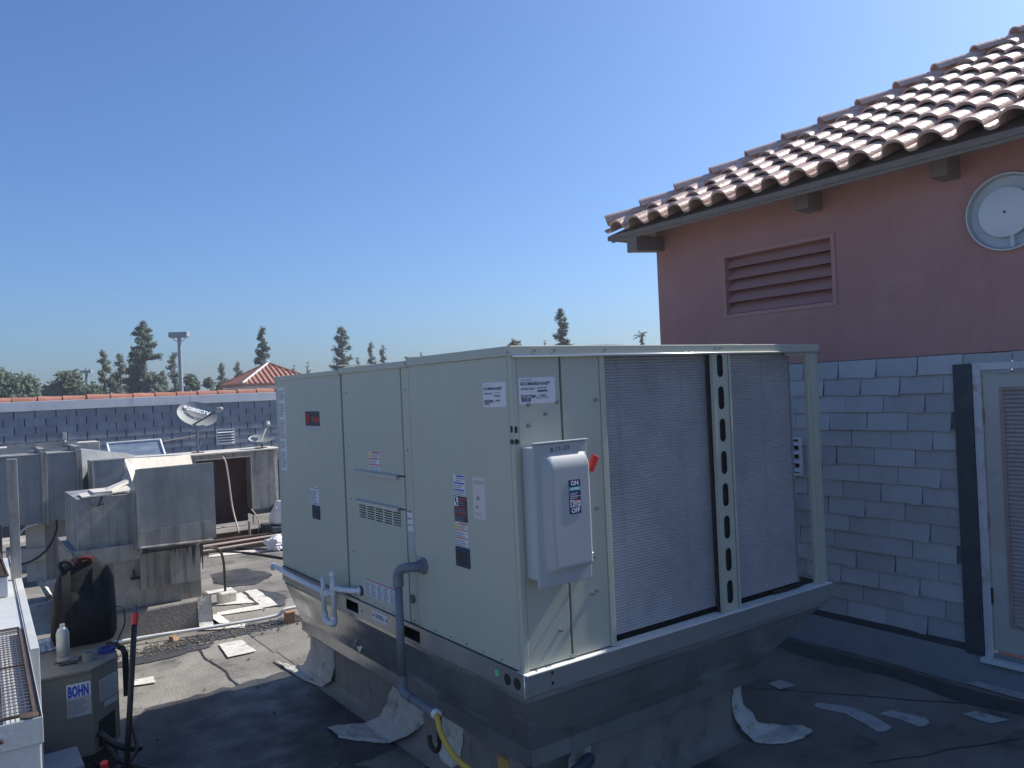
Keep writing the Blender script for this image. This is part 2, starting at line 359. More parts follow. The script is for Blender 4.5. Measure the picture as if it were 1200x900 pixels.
# debris strip
rr = random.Random(11); m_ = MB()
for i in range(620):
    t = rr.random(); x = 1.2+t*1.95+rr.gauss(0, .03); y = 8.02-.10*t+rr.gauss(0, .10)
    if rr.random() < .25: x = rr.uniform(.9, 5.6); y = rr.uniform(3, 11)
    s_ = rr.uniform(.004, .014); a = rr.random()*6
    m_.prism([(x+s_*math.cos(a+q)*rr.uniform(.6, 1.2), y+s_*math.sin(a+q)*rr.uniform(.6, 1.2), .012) for q in (0, 1.6, 3.1, 4.7)], (rr.uniform(-.004, .004), 0, s_*.9))
o = m_.build('roof_debris', debris_m); tag(o, 'scattered grit, dry leaves and small chips on the grey roof', 'debris'); o['kind'] = 'stuff'
for i, (x, y, l) in enumerate([(1.73, 8.13, 'splintered reddish wood scrap lying by the thin white pipe'), (2.78, 7.93, 'square brown wood block holding up the thin pipe near the big unit')]):
    m_ = MB(); s_ = (.035, .06)[i]; m_.T = Matrix.Translation((x, y, .012)) @ Matrix.Rotation(.5+i, 4, 'Z')
    if i: m_.box(-.05, .05, -.045, .045, 0, .11)
    else: m_.prism([(-.05, -.03, 0), (.05, -.02, 0), (.02, .01, .035), (-.04, -.01, .045)], (0, .06, 0))
    tag(m_.build('wood_block', woodb, bevel=.004), l, 'wood block', 'wood scraps on the roof')

# ------------------------------------------------------------ packaged air conditioner
X0, X1, Y0, Y1 = 2.165, 4.605, 3.02, 6.28
ZB, ZR, ZT = .833, .943, 2.47
U = thing('rooftop_air_conditioner', 'large grey-green rooftop air conditioner with two finned coils, standing on its metal adapter', 'air conditioner', (X0, Y0, ZB))
def P(name, m, *a, bevel=.003, parent=None): return box(name, m, parent or U, *a, bevel=bevel)
# inner body
P('cabinet_core', void, X0+.03, X1-.45, 3.55, Y1-.03, ZR, ZT-.06, bevel=0)
P('divider_panel', paint2, X0+.03, 2.70, Y0+.03, 3.55, ZR, ZT-.06, bevel=0)
P('rear_panel', paint, X1-.45, X1-.44, 3.55, Y1-.02, ZR, ZT-.05, bevel=0)
P('far_end_panel', paint, X0+.02, X1-.44, Y1-.02, Y1, ZR, ZT-.04)
# left side panels, 3 mm seams between them
P('side_panel', paint, X0, X0+.025, 3.055, 4.035, ZR+.004, ZT-.035)
P('side_panel', paint, X0+.004, X0+.025, 4.045, 4.135, ZR+.004, ZT-.035)
P('side_panel', paint, X0+.004, X0+.025, 4.835, 4.985, ZR+.004, ZT-.035)
P('side_panel', paint, X0, X0+.025, 5.005, 6.245, ZR+.004, ZT-.04)
dp = P('access_panel', paint, X0, X0+.022, 4.141, 4.829, 1.80, ZT-.037, bevel=.002)
P('access_panel', paint, X0, X0+.022, 4.141, 4.829, 1.605, 1.792, bevel=.002)
# louvred lower panel, slots are real holes
lp = MB(); ycols = [(4.20, 4.30), (4.32, 4.42), (4.44, 4.54), (4.56, 4.66), (4.68, 4.78)]
zr = [1.495+.0148*i for i in range(7)]
lp.box(X0, X0+.022, 4.141, 4.20, ZR+.004, 1.597); lp.box(X0, X0+.022, 4.78, 4.829, ZR+.004, 1.597)
lp.box(X0, X0+.022, 4.20, 4.78, ZR+.004, 1.495); lp.box(X0, X0+.022, 4.20, 4.78, 1.592, 1.597)
for a, b in zip(ycols[:-1], ycols[1:]): lp.box(X0, X0+.022, a[1], b[0], 1.495, 1.592)
for z in zr[:-1]:
    for a, b in ycols: lp.box(X0, X0+.02, a, b, z+.0075, z+.0148)
lp.box(X0, X0+.02, 4.20, 4.78, zr[-1]-.0005, 1.592)
lp.build('louvred_panel', paint, U)
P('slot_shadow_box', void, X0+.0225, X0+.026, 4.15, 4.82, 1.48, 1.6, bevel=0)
for z in (1.792, 1.600):
    m_ = MB(); m_.prism([(X0, 4.20, z+.012), (X0-.022, 4.20, z+.004), (X0-.022, 4.20, z-.016), (X0-.018, 4.20, z-.016), (X0-.018, 4.20, z+.001), (X0, 4.20, z+.004)], (0, .60, 0))
    m_.build('pull_handle', mat('handle_metal', (.46, .48, .46), .3, .3), U)
# corner posts
P('corner_post', paint, X0-.002, X0+.03, Y0, Y0+.031, ZR+.002, ZT-.03, bevel=.004)
P('corner_post', paint, X0, X0+.03, Y1-.032, Y1, ZR+.002, ZT-.03, bevel=.004)
# lids
P('lid', paint, X0-.012, X1-.40, 5.0, Y1+.012, ZT-.045, ZT-.012, bevel=.004)
P('lid', paint, X0-.013, X1-.40, 4.04, 4.998, ZT-.040, ZT-.002, bevel=.004)
P('lid', paint, X0-.014, X1+.012, Y0-.012, 4.038, ZT-.035, ZT+.012, bevel=.004)
lipm = mat('glint_metal_lip', (.80, .81, .80), .28, .6)  # edge beads coloured bright to carry the glint along lid and bracket
MB().tube([(X0-.004, Y0-.018, ZT-.037), (X1+.012, Y0-.018, ZT-.037)], .0065, 8).build('lid_drip_lip', lipm, U, smooth=True)
MB().tube([(X0-.014, Y0-.014, ZB), (X0-.014, Y0-.014, ZR)], .0035, 6).build('bracket_edge', lipm, U, smooth=True)
for y in (4.03, 4.99):
    P('lid_joint_strip', paint, X0-.016, X1-.41, y-.02, y+.02, ZT+.0125, ZT+.02, bevel=.002)
# condenser fans on top
for fx in (2.95, 3.95):
    m_ = MB(); m_.lathe((fx, 3.53, ZT+.012), (0, 0, 1), [(.36, 0), (.36, .014), (.345, .014), (.345, 0)], 40); m_.build('fan_ring', paint, U, smooth='auto')
    m_ = MB()
    for r_ in [i*.03 for i in range(2, 12)]:
        m_.tube([(fx+r_*math.cos(a*math.pi/16), 3.53+r_*math.sin(a*math.pi/16), ZT+.022) for a in range(33)], .002, 4)
    m_.build('fan_guard', black, U)
# front left service panels
fp = paint2
P('front_panel', fp, X0+.033, 2.455, Y0+.004, Y0+.028, ZR+.01, ZT-.037)
P('front_panel', fp, 2.470, 2.715, Y0+.004, Y0+.028, ZR+.01, ZT-.037)
P('panel_seam_channel', void, 2.45, 2.475, Y0+.0285, Y0+.04, ZR+.01, ZT-.04, bevel=0)
P('seam_latch', galv, 2.445, 2.485, Y0-.002, Y0+.004, ZR+.012, ZR+.026, bevel=.001)
P('coil_end_post', paint, 2.718, 2.750, Y0-.004, Y0+.06, ZR+.005, ZT-.037, bevel=.003)
m_ = MB()
for x, z in [(2.255, 2.20), (2.43, 2.205), (2.355, 2.15), (2.68, 2.205), (2.62, 1.42), (2.655, 1.66), (2.60, 1.24), (2.25, 2.10), (2.63, 1.25), (2.39, 1.1)]:
    m_.cyl((x, Y0+.005, z), (x, Y0-.022, z), .004, 8); m_.cyl((x, Y0+.004, z), (x, Y0-.006, z), .009, 8)
m_.build('fixing_screws', galv, U, kind='stuff')
m_ = MB()
for i in range(7):
    for yy in (3.045+i*.16, 4.09+i*.13 if i < 6 else 4.9, 5.05+.19*i):
        m_.cyl((X0-.004, yy, ZR+.022), (X0+.01, yy, ZR+.022), .006, 6)
for z in (1.25, 1.6, 1.95, 2.3):
    for yy in (4.09, 4.91): m_.cyl((X0-.001, yy, z), (X0+.01, yy, z), .006, 6)
for yy in (3.03, 4.04, 5.0, 6.2): m_.cyl((X0-.018, yy, ZT-.02), (X0-.01, yy, ZT-.02), .007, 6)
for xx in (2.3, 2.42, 2.75, 3.6, 3.64, 4.3): m_.cyl((xx, Y0-.016, ZT-.01), (xx, Y0-.01, ZT-.01), .007, 6)
m_.build('edge_screws', galv, U, kind='stuff')
# cut-outs on the corner post
m_ = MB(); m_.box(X0-.006, X0-.0025, Y0+.008, Y0+.02, 2.075, 2.105); m_.lathe((X0-.0025, Y0+.015, 2.03), (-1, 0, 0), [(.013, 0), (.013, .0035)], 12)
m_.box(X0+.004, X0+.018, Y0-.004, Y0-.0005, 2.072, 2.102); m_.lathe((X0+.012, Y0-.0005, 2.03), (0, -1, 0), [(.013, 0), (.013, .0035)], 12)
m_.build('grommet', black, U)
# coils: fins as real corrugation
def coil(xa, xb, yb, z0, z1, seed, bl, wv):
    pitch = .0155; n = int((z1-z0)/pitch); vs = []; fs = []
    xs = [xa+(xb-xa)*i/10 for i in range(11)]
    for i in range(n+1):
        z = z0+pitch*i
        for (dy, dz) in ((0, 0), (.0065, pitch*.35), (.0065, pitch*.72)):
            for x in xs:
                w_ = .0018*noise.noise(Vector((x*4, z*3, seed)))
                vs.append((x, yb+dy+w_, z+dz+.0004*noise.noise(Vector((x*7, z*2, seed)))))
    rows = (n+1)*3; c = len(xs)
    fs = [(r_*c+k_, r_*c+k_+1, (r_+1)*c+k_+1, (r_+1)*c+k_) for r_ in range(rows-1) for k_ in range(c-1)]
    m_ = MB(); m_.add(vs, fs); o = m_.build('coil_fins', fin_m, U)
    # tank, side plates
    t = MB(); t.box(xa, xb, yb+.012, yb+.05, z0, z1+.01); t.box(xb-.001, xb+.006, yb-.003, yb+.05, z0-.005, z1+.012)
    t.build('coil_frame', galv, U)
    t = MB()
    for fx in bl:
        x = xa+(xb-xa)*fx
        t.tube([(x+.002*noise.noise(Vector((q*.7, seed, 0))), yb-.001, z0+(z1-z0)*q/12) for q in range(13)], .0013, 4)
    t.build('coil_stay', mat('stay', (.5, .5, .5), .5, .3), U)
coil(2.752, 3.575, Y0+.05, ZR+.035, ZT-.042, 3, (.17, .76), 0)
coil(3.727, 4.365, Y0+.05, ZR+.035, ZT-.045, 9, (.58,), 0)
P('coil_side_plate', galv, 4.374, 4.379, Y0+.05, 3.50, ZR+.03, ZT-.045, bevel=0)
P('coil_pan', void, 2.752, 4.40, Y0+.075, 3.2, ZR-.01, ZR+.03, bevel=0)
m_ = MB(); m_.tube(curve([(4.10, Y0+.05, ZR+.012), (4.25, Y0+.045, ZR+.012), (4.40, Y0+.06, ZR+.014), (4.47, Y0+.13, ZR+.02), (4.44, Y0+.24, ZR+.02)]), .018, 10); m_.build('drain_hose', black, U, smooth=True)
# slotted centre post
xa, xb = 3.565, 3.735; yb = Y0-.003
sl = MB(); slots = [(ZR+.045+.1865*i, ZR+.045+.1865*i+.135) for i in range(8)]
def slotplate(mb, xa, xb, ya, yb_, z0, z1, sxa, sxb, slots):
    mb.box(xa, sxa, ya, yb_, z0, z1); mb.box(sxb, xb, ya, yb_, z0, z1)
    z = z0; r_ = (sxb-sxa)/2; cx = (sxa+sxb)/2
    for s0, s1 in slots:
        # web between slots with rounded ends
        def arc(cz, sgn):
            return [(cx+r_*math.cos(a), cz+sgn*r_*math.sin(a)) for a in [math.pi*k/8 for k in range(9)]]
        top_prev = [(x, z_) for x, z_ in ([(sxb, z)] if z == z0 else arc(z-r_, 1))]
        bot = arc(s0+r_, -1)
        if z == z0: poly = [(sxa, z0), (sxb, z0)] + bot
        else: poly = list(reversed(arc(z-r_, 1))) + bot
        mb.prism([(x, ya, z_) for x, z_ in poly], (0, yb_-ya, 0)); z = s1
    poly = list(reversed(arc(z-r_, 1))) + [(sxb, z1), (sxa, z1)]
    mb.prism([(x, ya, z_) for x, z_ in poly], (0, yb_-ya, 0))
slotplate(sl, 3.585, 3.715, yb, yb+.004, ZR+.002, ZT-.037, 3.618, 3.672, slots)
sl.box(3.573, 3.577, yb-.008, yb+.015, ZR+.002, ZT-.037); sl.box(3.577, 3.590, yb-.008, yb-.004, ZR+.002, ZT-.037)
sl.box(3.725, 3.729, yb-.008, yb+.03, ZR+.002, ZT-.037); sl.box(3.712, 3.725, yb-.008, yb-.004, ZR+.002, ZT-.037)
sl.build('slotted_post', paint, U)
P('post_backing', mat('post_back', (.05, .055, .065), .6), 3.57, 3.73, yb+.035, yb+.039, ZR, ZT-.04, bevel=0)
# far right corner post (angle with ridges)
m_ = MB(); za, zb = ZR+.002, ZT-.037
m_.box(X1-.122, X1-.118, Y0, Y0+.02, za, zb); m_.box(X1-.118, X1-.09, Y0, Y0+.004, za, zb); m_.box(X1-.09, X1-.086, Y0-.01, Y0+.004, za, zb)
m_.box(X1-.086, X1-.04, Y0-.010, Y0-.006, za, zb); m_.box(X1-.04, X1-.036, Y0-.012, Y0+.002, za, zb); m_.box(X1-.036, X1-.002, Y0-.001, Y0+.003, za, zb); m_.box(X1-.006, X1-.002, Y0+.003, Y0+.09, za, zb)
m_.build('corner_post', paint, U)
P('top_rail', paint, X1-.3, X1-.01, Y0+.006, Y0+.03, ZT-.06, ZT-.036, bevel=.001)
P('corner_post', paint, X1-.06, X1-.005, 4.0, 4.05, ZR+.002, ZT-.036)
# ---- base rail: left side with fork pockets, front side plain
br = mat('base_rail_metal', (.42, .44, .44), .36, .7, col2=(.48, .50, .50), scale=1.6, detail=3, rvar=.06, bump=.02, bscale=4)
rl = MB(); xr = X0-.006; segs = [(4.02, 4.215), (4.85, 5.04)]
ys_ = [Y0-.006, 4.02, 4.215, 4.85, 5.04, Y1+.004]
rl.box(xr, xr+.004, Y0-.006, Y1+.004, .918, ZR); rl.box(xr, xr+.004, Y0-.006, Y1+.004, ZB, .85)
for a, b in ((Y0-.006, 4.02), (4.215, 4.85), (5.04, Y1+.004)): rl.box(xr, xr+.004, a, b, .85, .918)
rl.box(xr-.006, xr+.03, Y0-.008, Y1+.006, ZR-.004, ZR)
rl.build('base_rail', br, U)
for a, b in segs:
    m_ = MB(); m_.box(xr+.0045, xr+.25, a, b, .846, .85); m_.box(xr+.0045, xr+.25, a, b, .918, .922); m_.box(xr+.25, xr+.254, a, b, .85, .918)
    m_.build('fork_pocket', void, U)
m_ = MB(); m_.box(X0-.006, X1+.006, Y0-.010, Y0-.006, ZB, ZR); 
m_.box(X1+.004, X1+.008, Y0-.006, Y1, ZB, ZR)
m_.box(X0, X1, Y1, Y1+.004, ZB, ZR)
m_.build('base_rail', br, U, bevel=.001)
MB().box(X0-.012, X1+.006, Y0-.034, Y0+.05, ZR-.0035, ZR+.0015).build('rail_ledge', mat('sun_gleam_lip', (.75, .76, .74), .5), U)  # ledge paler than the rail, its sun gleam put into the colour
m_ = MB(); m_.box(X0-.012, X0+.012, Y0-.013, Y0-.0105, ZB-.004, ZR-.002); m_.box(X0-.0125, X0-.0065, Y0-.011, Y0+.014, ZB-.004, ZR-.002); m_.build('rail_corner_bracket', galv, U)
m_ = MB()
for y in (3.075, 3.155): m_.lathe((xr-.0005, y, .884), (-1, 0, 0), [(.027, 0), (.027, .002), (.021, .0021)], 20)
m_.build('rail_hole', black, U)
m_ = MB(); m_.lathe((xr-.0005, 3.245, .89), (-1, 0, 0), [(.017, 0), (.017, .0014)], 16); m_.build('inspection_dot', ink_green, U)
m_ = MB()
for x, z in ((2.32, .915), (2.32, .865)): m_.lathe((x, Y0-.0105, z), (0, -1, 0), [(.008, 0), (.008, .001)], 10)
m_.build('rail_bolt_hole', black, U)
m_ = MB()
for x, z in ((2.185, .93), (2.185, .895), (2.185, .86), (2.2, .94)): m_.lathe((x, Y0-.0135, z), (0, -1, 0), [(.006, 0), (.004, .005)], 8)
for y in (3.30, 3.75, 3.93, 4.28, 4.79): m_.lathe((xr-.001, y, .90-.02*(y > 4)), (-1, 0, 0), [(.008, 0), (.005, .006)], 8)
m_.build('rail_screws', galv, U)

# ---- labels (right for the left side is -Y)
LX = X0-.0008; RY = Vector((0, -1, 0)); UZ = Vector((0, 0, 1)); RX = Vector((1, 0, 0))
def lab_left(ya, yb, z0, z1, m=label_w, name='label', x=LX):          # ya>yb
    return MB().box(x-.0008, x+.0008, yb, ya, z0, z1).build(name, m, U)
def on_left(y, z, x=LX-.0009): return Vector((x, y, z))
def prt(parent, m, pos, r, rects, name='print'): return bars(m, pos, r, UZ, rects).build(name, m, parent)
# Trane badge
l = lab_left(5.655, 5.385, 2.075, 2.175+.005, ink, 'brand_badge')
l2 = lab_left(5.645, 5.385, 2.035, 2.072, label_g, 'badge_strip')
text('TRANE', .052, on_left(5.545, 2.105), RY, UZ, ink_red, l, bold=.001)
m_ = MB(); c0 = on_left(5.60, 2.127)
for r_a in (.034,):
    m_.tube([c0+Vector((-.001, r_a*.75*math.cos(a), r_a*math.sin(a))) for a in [2*math.pi*k/16 for k in range(17)]], .005, 6)
m_.tube([c0+Vector((-.001, .012, .03)), c0+Vector((-.001, 0, 0)), c0+Vector((-.001, -.004, -.035))], .005, 6)
m_.tube([c0+Vector((-.001, -.02, .02)), c0+Vector((-.001, .02, .02))], .004, 6)
m_.build('logo', ink_red, l)
# tall strip label at far end
l = lab_left(6.21, 6.08, 1.72, 2.37)
for i, (a, b) in enumerate(((1.74, 1.87), (1.89, 1.95), (1.97, 2.12), (2.14, 2.25), (2.27, 2.35))):
    prt(l, ink_g, on_left(6.20, a), RY, printlines(0, .11, 0, b-a, max(3, int((b-a)/.012)), .5, i))
# latch label + latch far panel
l = lab_left(5.62, 5.46, 1.505, 1.635)
prt(l, ink_g, on_left(5.61, 1.51), RY, printlines(0, .14, 0, .10, 7, .5, 5)); prt(l, ink_red, on_left(5.61, 1.62), RY, [(0, .14, 0, .006)])
def latch(ya, yb, z0, z1):
    m_ = MB(); m_.box(X0-.010, X0, yb, ya, z0, z1); l = m_.build('latch', ink_navy, U, bevel=.005)
    MB().box(X0-.0115, X0-.0095, yb+.02, ya-.015, z0+.02, z1-.02).build('latch_paddle', black, l)
latch(5.58, 5.45, 1.40, 1.498)
# warning label on middle panel
l = lab_left(4.60, 4.455, 1.805, 1.925)
prt(l, ink_red, on_left(4.597, 1.805), RY, [(.04, .142, .113, .12), (0, .142, .075, .082), (0, .142, .036, .043)])
prt(l, ink_g, on_left(4.59, 1.808), RY, printlines(.0, .13, 0, .03, 3, .5, 2)+printlines(0, .13, .046, .072, 3, .5, 3)+printlines(.04, .13, .086, .11, 3, .5, 4))
prt(l, ink_yel, on_left(4.597, 1.89), RY, [(.004, .032, 0, .03)])
# narrow label on seam post
l = lab_left(4.128, 4.065, 1.48, 1.60, x=X0+.0030)
prt(l, ink, on_left(4.126, 1.48, X0+.002), RY, [(.003, .055, .112, .118), (.003, .055, .072, .078), (.003, .055, .035, .04)])
lab_left(4.128, 4.062, 1.37, 1.475, label_g, 'metal_tag', x=X0+.0030)
# big label column on near panel
l = lab_left(3.585, 3.475, 1.735, 1.845)
prt(l, ink_blue, on_left(3.582, 1.735), RY, [(.022, .10, .098, .106), (.002, .10, .062, .070), (.002, .10, .026, .034)])
prt(l, ink_g, on_left(3.58, 1.738), RY, printlines(0, .10, 0, .022, 3, .5, 6)+printlines(0, .1, .038, .058, 2, .5, 7)+printlines(.02, .1, .074, .094, 2, .5, 8))
l = lab_left(3.590, 3.462, 1.600, 1.732, ink)
prt(l, ink_white, on_left(3.588, 1.68), RY, [(.002, .040, 0, .048)]); prt(l, ink, on_left(3.588, 1.68, LX-.0016), RY, [(.010, .026, .022, .044), (.020, .034, .004, .02)])
prt(l, ink_red, on_left(3.588, 1.60), RY, [(.044, .12, .115, .122), (.002, .12, .070, .075), (.002, .12, .038, .045)])
prt(l, ink_g, on_left(3.588, 1.605), RY, printlines(.002, .12, 0, .03, 3, .4, 9)+printlines(.002, .12, .045, .065, 2, .4, 10)+printlines(.045, .12, .080, .108, 3, .4, 11))
l = lab_left(3.583, 3.465, 1.473, 1.598)
prt(l, ink_or, on_left(3.58, 1.473), RY, [(0, .112, .080, .087), (0, .112, .038, .045)]); prt(l, ink_red, on_left(3.58, 1.473), RY, [(.032, .112, .113, .12)])
prt(l, ink_yel, on_left(3.58, 1.562), RY, [(.004, .026, 0, .028)])
prt(l, ink_g, on_left(3.58, 1.476), RY, printlines(0, .11, 0, .032, 3, .5, 12)+printlines(0, .11, .046, .074, 3, .5, 13)+printlines(.034, .11, .09, .107, 2, .5, 14))
latch(3.585, 3.455, 1.365, 1.468)
l = lab_left(3.40, 3.288, 1.632, 1.845, label_p)
prt(l, ink_g, on_left(3.39, 1.64), RY, printlines(0, .09, .17, .19, 2, .4, 15)+[(.02, .05, .09, .10), (.03, .045, .10, .11), (.01, .03, .045, .055), (.02, .035, .055, .06)]+printlines(0, .08, .01, .03, 2, .25, 16))
# serial plates
SER = ('SCC180A3ELA1DQF*', 'IN-WARRANTY', '22191720JA  HP-R4')
def serial(parent, pos, r, w_, h_, m):
    n = r.cross(UZ); pos = Vector(pos)+n*.0010
    k = w_/.22
    text('SCC180A3ELA1DQF*', .0195*k, pos+r*.010*k+UZ*(h_-.036), r, UZ, ink, parent, bold=.0006)
    text('00-98255-308-R', .0125*k, pos+r*.012*k+UZ*(h_-.058), r, UZ, ink, parent)
    text('22191720JA', .0185*k, pos+r*.010*k+UZ*(h_-.096), r, UZ, ink, parent, bold=.0004)
    text('00-800', .0125*k, pos+r*.125*k+UZ*(h_-.092), r, UZ, ink, parent)
    rr = random.Random(4); q = []
    x = .014*k
    while x < .072*k:
        wd = rr.uniform(.001, .004)*k; q.append((x, x+wd, .010, .028)); x += wd+rr.uniform(.001, .004)*k
    q += printlines(.11*k, .19*k, h_-.054, h_-.047, 1, .6, 3)+printlines(.11*k, .17*k, h_-.07, h_-.06, 1, .8, 5)+printlines(.012*k, .08*k, h_-.013, h_-.009, 1, .6, 6)+printlines(.1*k, .2*k, .024, .034, 2, .3, 7)
    bars(m, pos, r, UZ, q).build('print', m, parent)
l = lab_left(3.268, 3.072, 2.195, 2.315); serial(l, (LX, 3.268, 2.195), RY, .196, .12, ink_g)
l = MB().box(2.205, 2.425, Y0+.0022, Y0+.0040, 2.205, 2.330).build('label', label_w, U); serial(l, (2.205, Y0+.0028, 2.205), RX, .22, .125, ink)
# long instruction label low on side, rail label
l = lab_left(4.745, 4.30, 1.00, 1.105, x=X0-.0015)
prt(l, ink_red, on_left(4.74, 1.098, X0-.0025), RY, [(0, .43, 0, .006)])
for i in range(5): prt(l, ink_g, on_left(4.735-i*.087, 1.005, X0-.0025), RY, printlines(0, .075, 0, .088, 9, .5, 20+i))
l = lab_left(4.635, 4.425, .865, .922, x=xr-.001)
prt(l, ink, on_left(4.63, .866, xr-.002), RY, printlines(.04, .165, .015, .045, 3, .5, 30)+[(.005, .02, .02, .035), (.185, .2, .02, .035)])
m_ = MB(); m_.lathe((X0+.001, 4.10, 1.09), (-1, 0, 0), [(.026, 0), (.026, .008), (.02, .009)], 18); m_.build('knockout_plug', mat('plug', (.10, .11, .12), .6), U)

# ------------------------------------------------------------ disconnect switch
D = thing('disconnect_switch', 'light grey electrical switch box with ON and OFF sticker, bolted beside the coil', 'switch box', (2.19, 2.905, 1.35))
m_ = MB(); m_.box(2.205, 2.50, 2.922, Y0+.002, 1.385, 2.0); m_.build('enclosure', disc_s, D, bevel=.004)
# door: pan with lip, embossed panel with rounded left and top
m_ = MB(); m_.box(2.188, 2.512, 2.908, 2.9215, 1.352, 2.018); m_.build('door', disc_m, D, bevel=.005)
MB().box(2.184, 2.516, 2.898, 2.925, 2.019, 2.026).build('rain_lip', disc_s, D, bevel=.002)
xa, xb, za, zb = 2.228, 2.500, 1.42, 1.965; nx, nz = 34, 60; vs = []; H = .032
def sm(t): t = max(0, min(1, t)); return math.sin(t*math.pi/2)
for j in range(nz+1):
    for i in range(nx+1):
        x = xa+(xb-xa)*i/nx; z = za+(zb-za)*j/nz
        t = (z-za)/(zb-za)
        off = .028*(abs(2*t-1)**3)                       # the left edge bows
        dl = (x-xa-off*.6)/.040; dt = (zb-z)/.065; db = (z-za)/.014
        h = H*sm(dl)*sm(dt)*sm(db)
        if i in (0, nx) or j in (0, nz): h = 0
        vs.append((x, 2.9078-h, z))
MB().add(vs, [(j*(nx+1)+i, j*(nx+1)+i+1, (j+1)*(nx+1)+i+1, (j+1)*(nx+1)+i) for j in range(nz) for i in range(nx)]).build('embossed_cover', disc_m, D, smooth=True)
ls = 2.9078-H-.0012
sk = MB().box(2.362, 2.432, ls-.0008, ls+.0012, 1.68, 1.84).build('sticker', ink_navy, D)
text('ON', .030, (2.397, ls-.0012, 1.814), RX, UZ, ink_white, sk, align='CENTER', bold=.0008)
text('OFF', .030, (2.397, ls-.0012, 1.686), RX, UZ, ink_white, sk, align='CENTER', bold=.0008)
bars(ink_cyan, (2.362, ls-.0009, 1.788), RX, UZ, [(0, .070, 0, .018)]).build('sticker_band', ink_cyan, sk)
text('SIEMENS', .0135, (2.397, ls-.0018, 1.792), RX, UZ, ink_white, sk, align='CENTER', bold=.0004)
bars(ink_g, (2.366, ls-.0009, 1.752), RX, UZ, printlines(0, .062, 0, .032, 4, .35, 8)).build('print', ink_white, sk)
bars(ink_white, (2.366, ls-.0009, 1.712), RX, UZ, [(0, .022, 0, .034), (.024, .062, 0, .028)]).build('print', label_w, sk)
bars(ink_red, (2.366, ls-.0010, 1.712), RX, UZ, [(.024, .062, .030, .035)]).build('print', ink_red, sk)
bars(ink, (2.366, ls-.0016, 1.712), RX, UZ, [(.007, .015, .006, .028)]+printlines(.028, .058, .004, .024, 3, .3, 4)).build('print', ink, sk)
t_ = text('8-11-23', .030, (2.285, 2.9072, 1.977), (1, 0, .04), (0, 0, 1), ink_navy, D, name='handwritten_date', sx=1.25)
hb = MB(); hb.box(2.516, 2.53, 2.94, 3.0, 1.66, 1.83); hb.build('handle_hub', disc_m, D, bevel=.006)
m_ = MB(); m_.tube([(2.523, 2.95, 1.79), (2.540, 2.945, 1.85), (2.552, 2.94, 1.875)], [.016, .012, .010], 8); h_ = m_.build('handle_lever', galv, D, smooth=True)
m_ = MB(); m_.T = Matrix.Translation((2.565, 2.93, 1.90)) @ Matrix.Rotation(R(28), 4, 'Y'); m_.box(-.017, .017, -.012, .012, -.04, .04); m_.build('red_grip', red, h_, bevel=.004)
m_ = MB(); m_.lathe((2.523, 2.955, 1.60), (1, 0, 0), [(.01, 0), (.01, .012)], 10); m_.box(2.512, 2.52, 2.93, 2.945, 1.40, 1.60); m_.tube([(2.514, 2.93, 1.48), (2.53, 2.92, 1.468), (2.53, 2.925, 1.452), (2.514, 2.93, 1.445)], .004, 6); m_.build('door_latch', galv, D)

# ------------------------------------------------------------ curb adapter + curb
A = thing('curb_adapter', 'dull folded sheet metal skirt tapering below the big unit', 'metal adapter', (2.4, 3.34, .38))
top = [(X0, Y0-.004, ZB), (X1, Y0-.004, ZB), (X1, Y1, ZB), (X0, Y1, ZB)]
mid = [(2.335, 3.235, .455), (4.12, 3.235, .455), (4.12, 6.37, .455), (2.335, 6.37, .455)]
bot = [(2.335, 3.235, .375), (4.12, 3.235, .375), (4.12, 6.37, .375), (2.335, 6.37, .375)]
for i in range(4):
    j = (i+1) % 4; a, b, c, d = map(Vector, (mid[i], mid[j], top[j], top[i])); vs = []; n_ = (b-a).cross(d-a).normalized()
    nx, nz = 44, 14
    for q in range(nz+1):
        for p in range(nx+1):
            s_, t = p/nx, q/nz; v = a.lerp(b, s_).lerp(d.lerp(c, s_), t)
            e_ = math.sin(math.pi*t)*min(1, 8*s_, 8*(1-s_))
            v = v + n_*(e_*(.022*noise.noise(v*2.1)+.03*noise.noise(v*.9+Vector((5, 0, 0))))+min(1, 8*s_, 8*(1-s_))*(.016*max(0, 1-abs(t-.28)/.25)-.012*max(0, 1-abs(t-.8)/.2)))
            vs.append(tuple(v))
    m_ = MB(); m_.add(vs, [(q*(nx+1)+p, q*(nx+1)+p+1, (q+1)*(nx+1)+p+1, (q+1)*(nx+1)+p) for q in range(nz) for p in range(nx)])
    m_.build('sloping_side', adapter_m, A, smooth=True)
    m_ = MB(); n2 = Vector(((b-a).y, -(b-a).x, 0)).normalized(); nx = 30; vs = []
    for p in range(nx+1):
        v = a.lerp(b, p/nx); k_ = .004*noise.noise(v*5)
        vs += [tuple(v), tuple(v+n2*(.004+k_)+Vector((0, 0, -.08+.006*noise.noise(v*7))))]
    m_.add(vs, [(2*p, 2*p+1, 2*p+3, 2*p+2) for p in range(nx)])
    m_.build('drip_skirt', adapter_m, A, smooth=True)
m_ = MB(); m_.T = Matrix.Translation((2.29, 5.08, .60)) @ Matrix.Rotation(R(20), 4, 'Y') @ Matrix.Rotation(R(25), 4, 'X'); m_.box(-.004, .004, -.035, .035, -.08, .08); m_.box(-.03, .004, .03, .035, -.08, .08); m_.build('strap_bracket', adapter_m, A)
MB().box(X0+.006, X0+.012, Y0+.004, Y1-.01, ZB-.03, ZB-.001).build('top_flange', adapter_m, A); MB().box(X0+.013, X1-.01, Y0+.002, Y0+.008, ZB-.03, ZB-.001).build('top_flange', adapter_m, A)
K = thing('roof_curb', 'dark coated curb box carrying the metal skirt, patched with pale mastic', 'curb', (2.4, 3.33, 0))
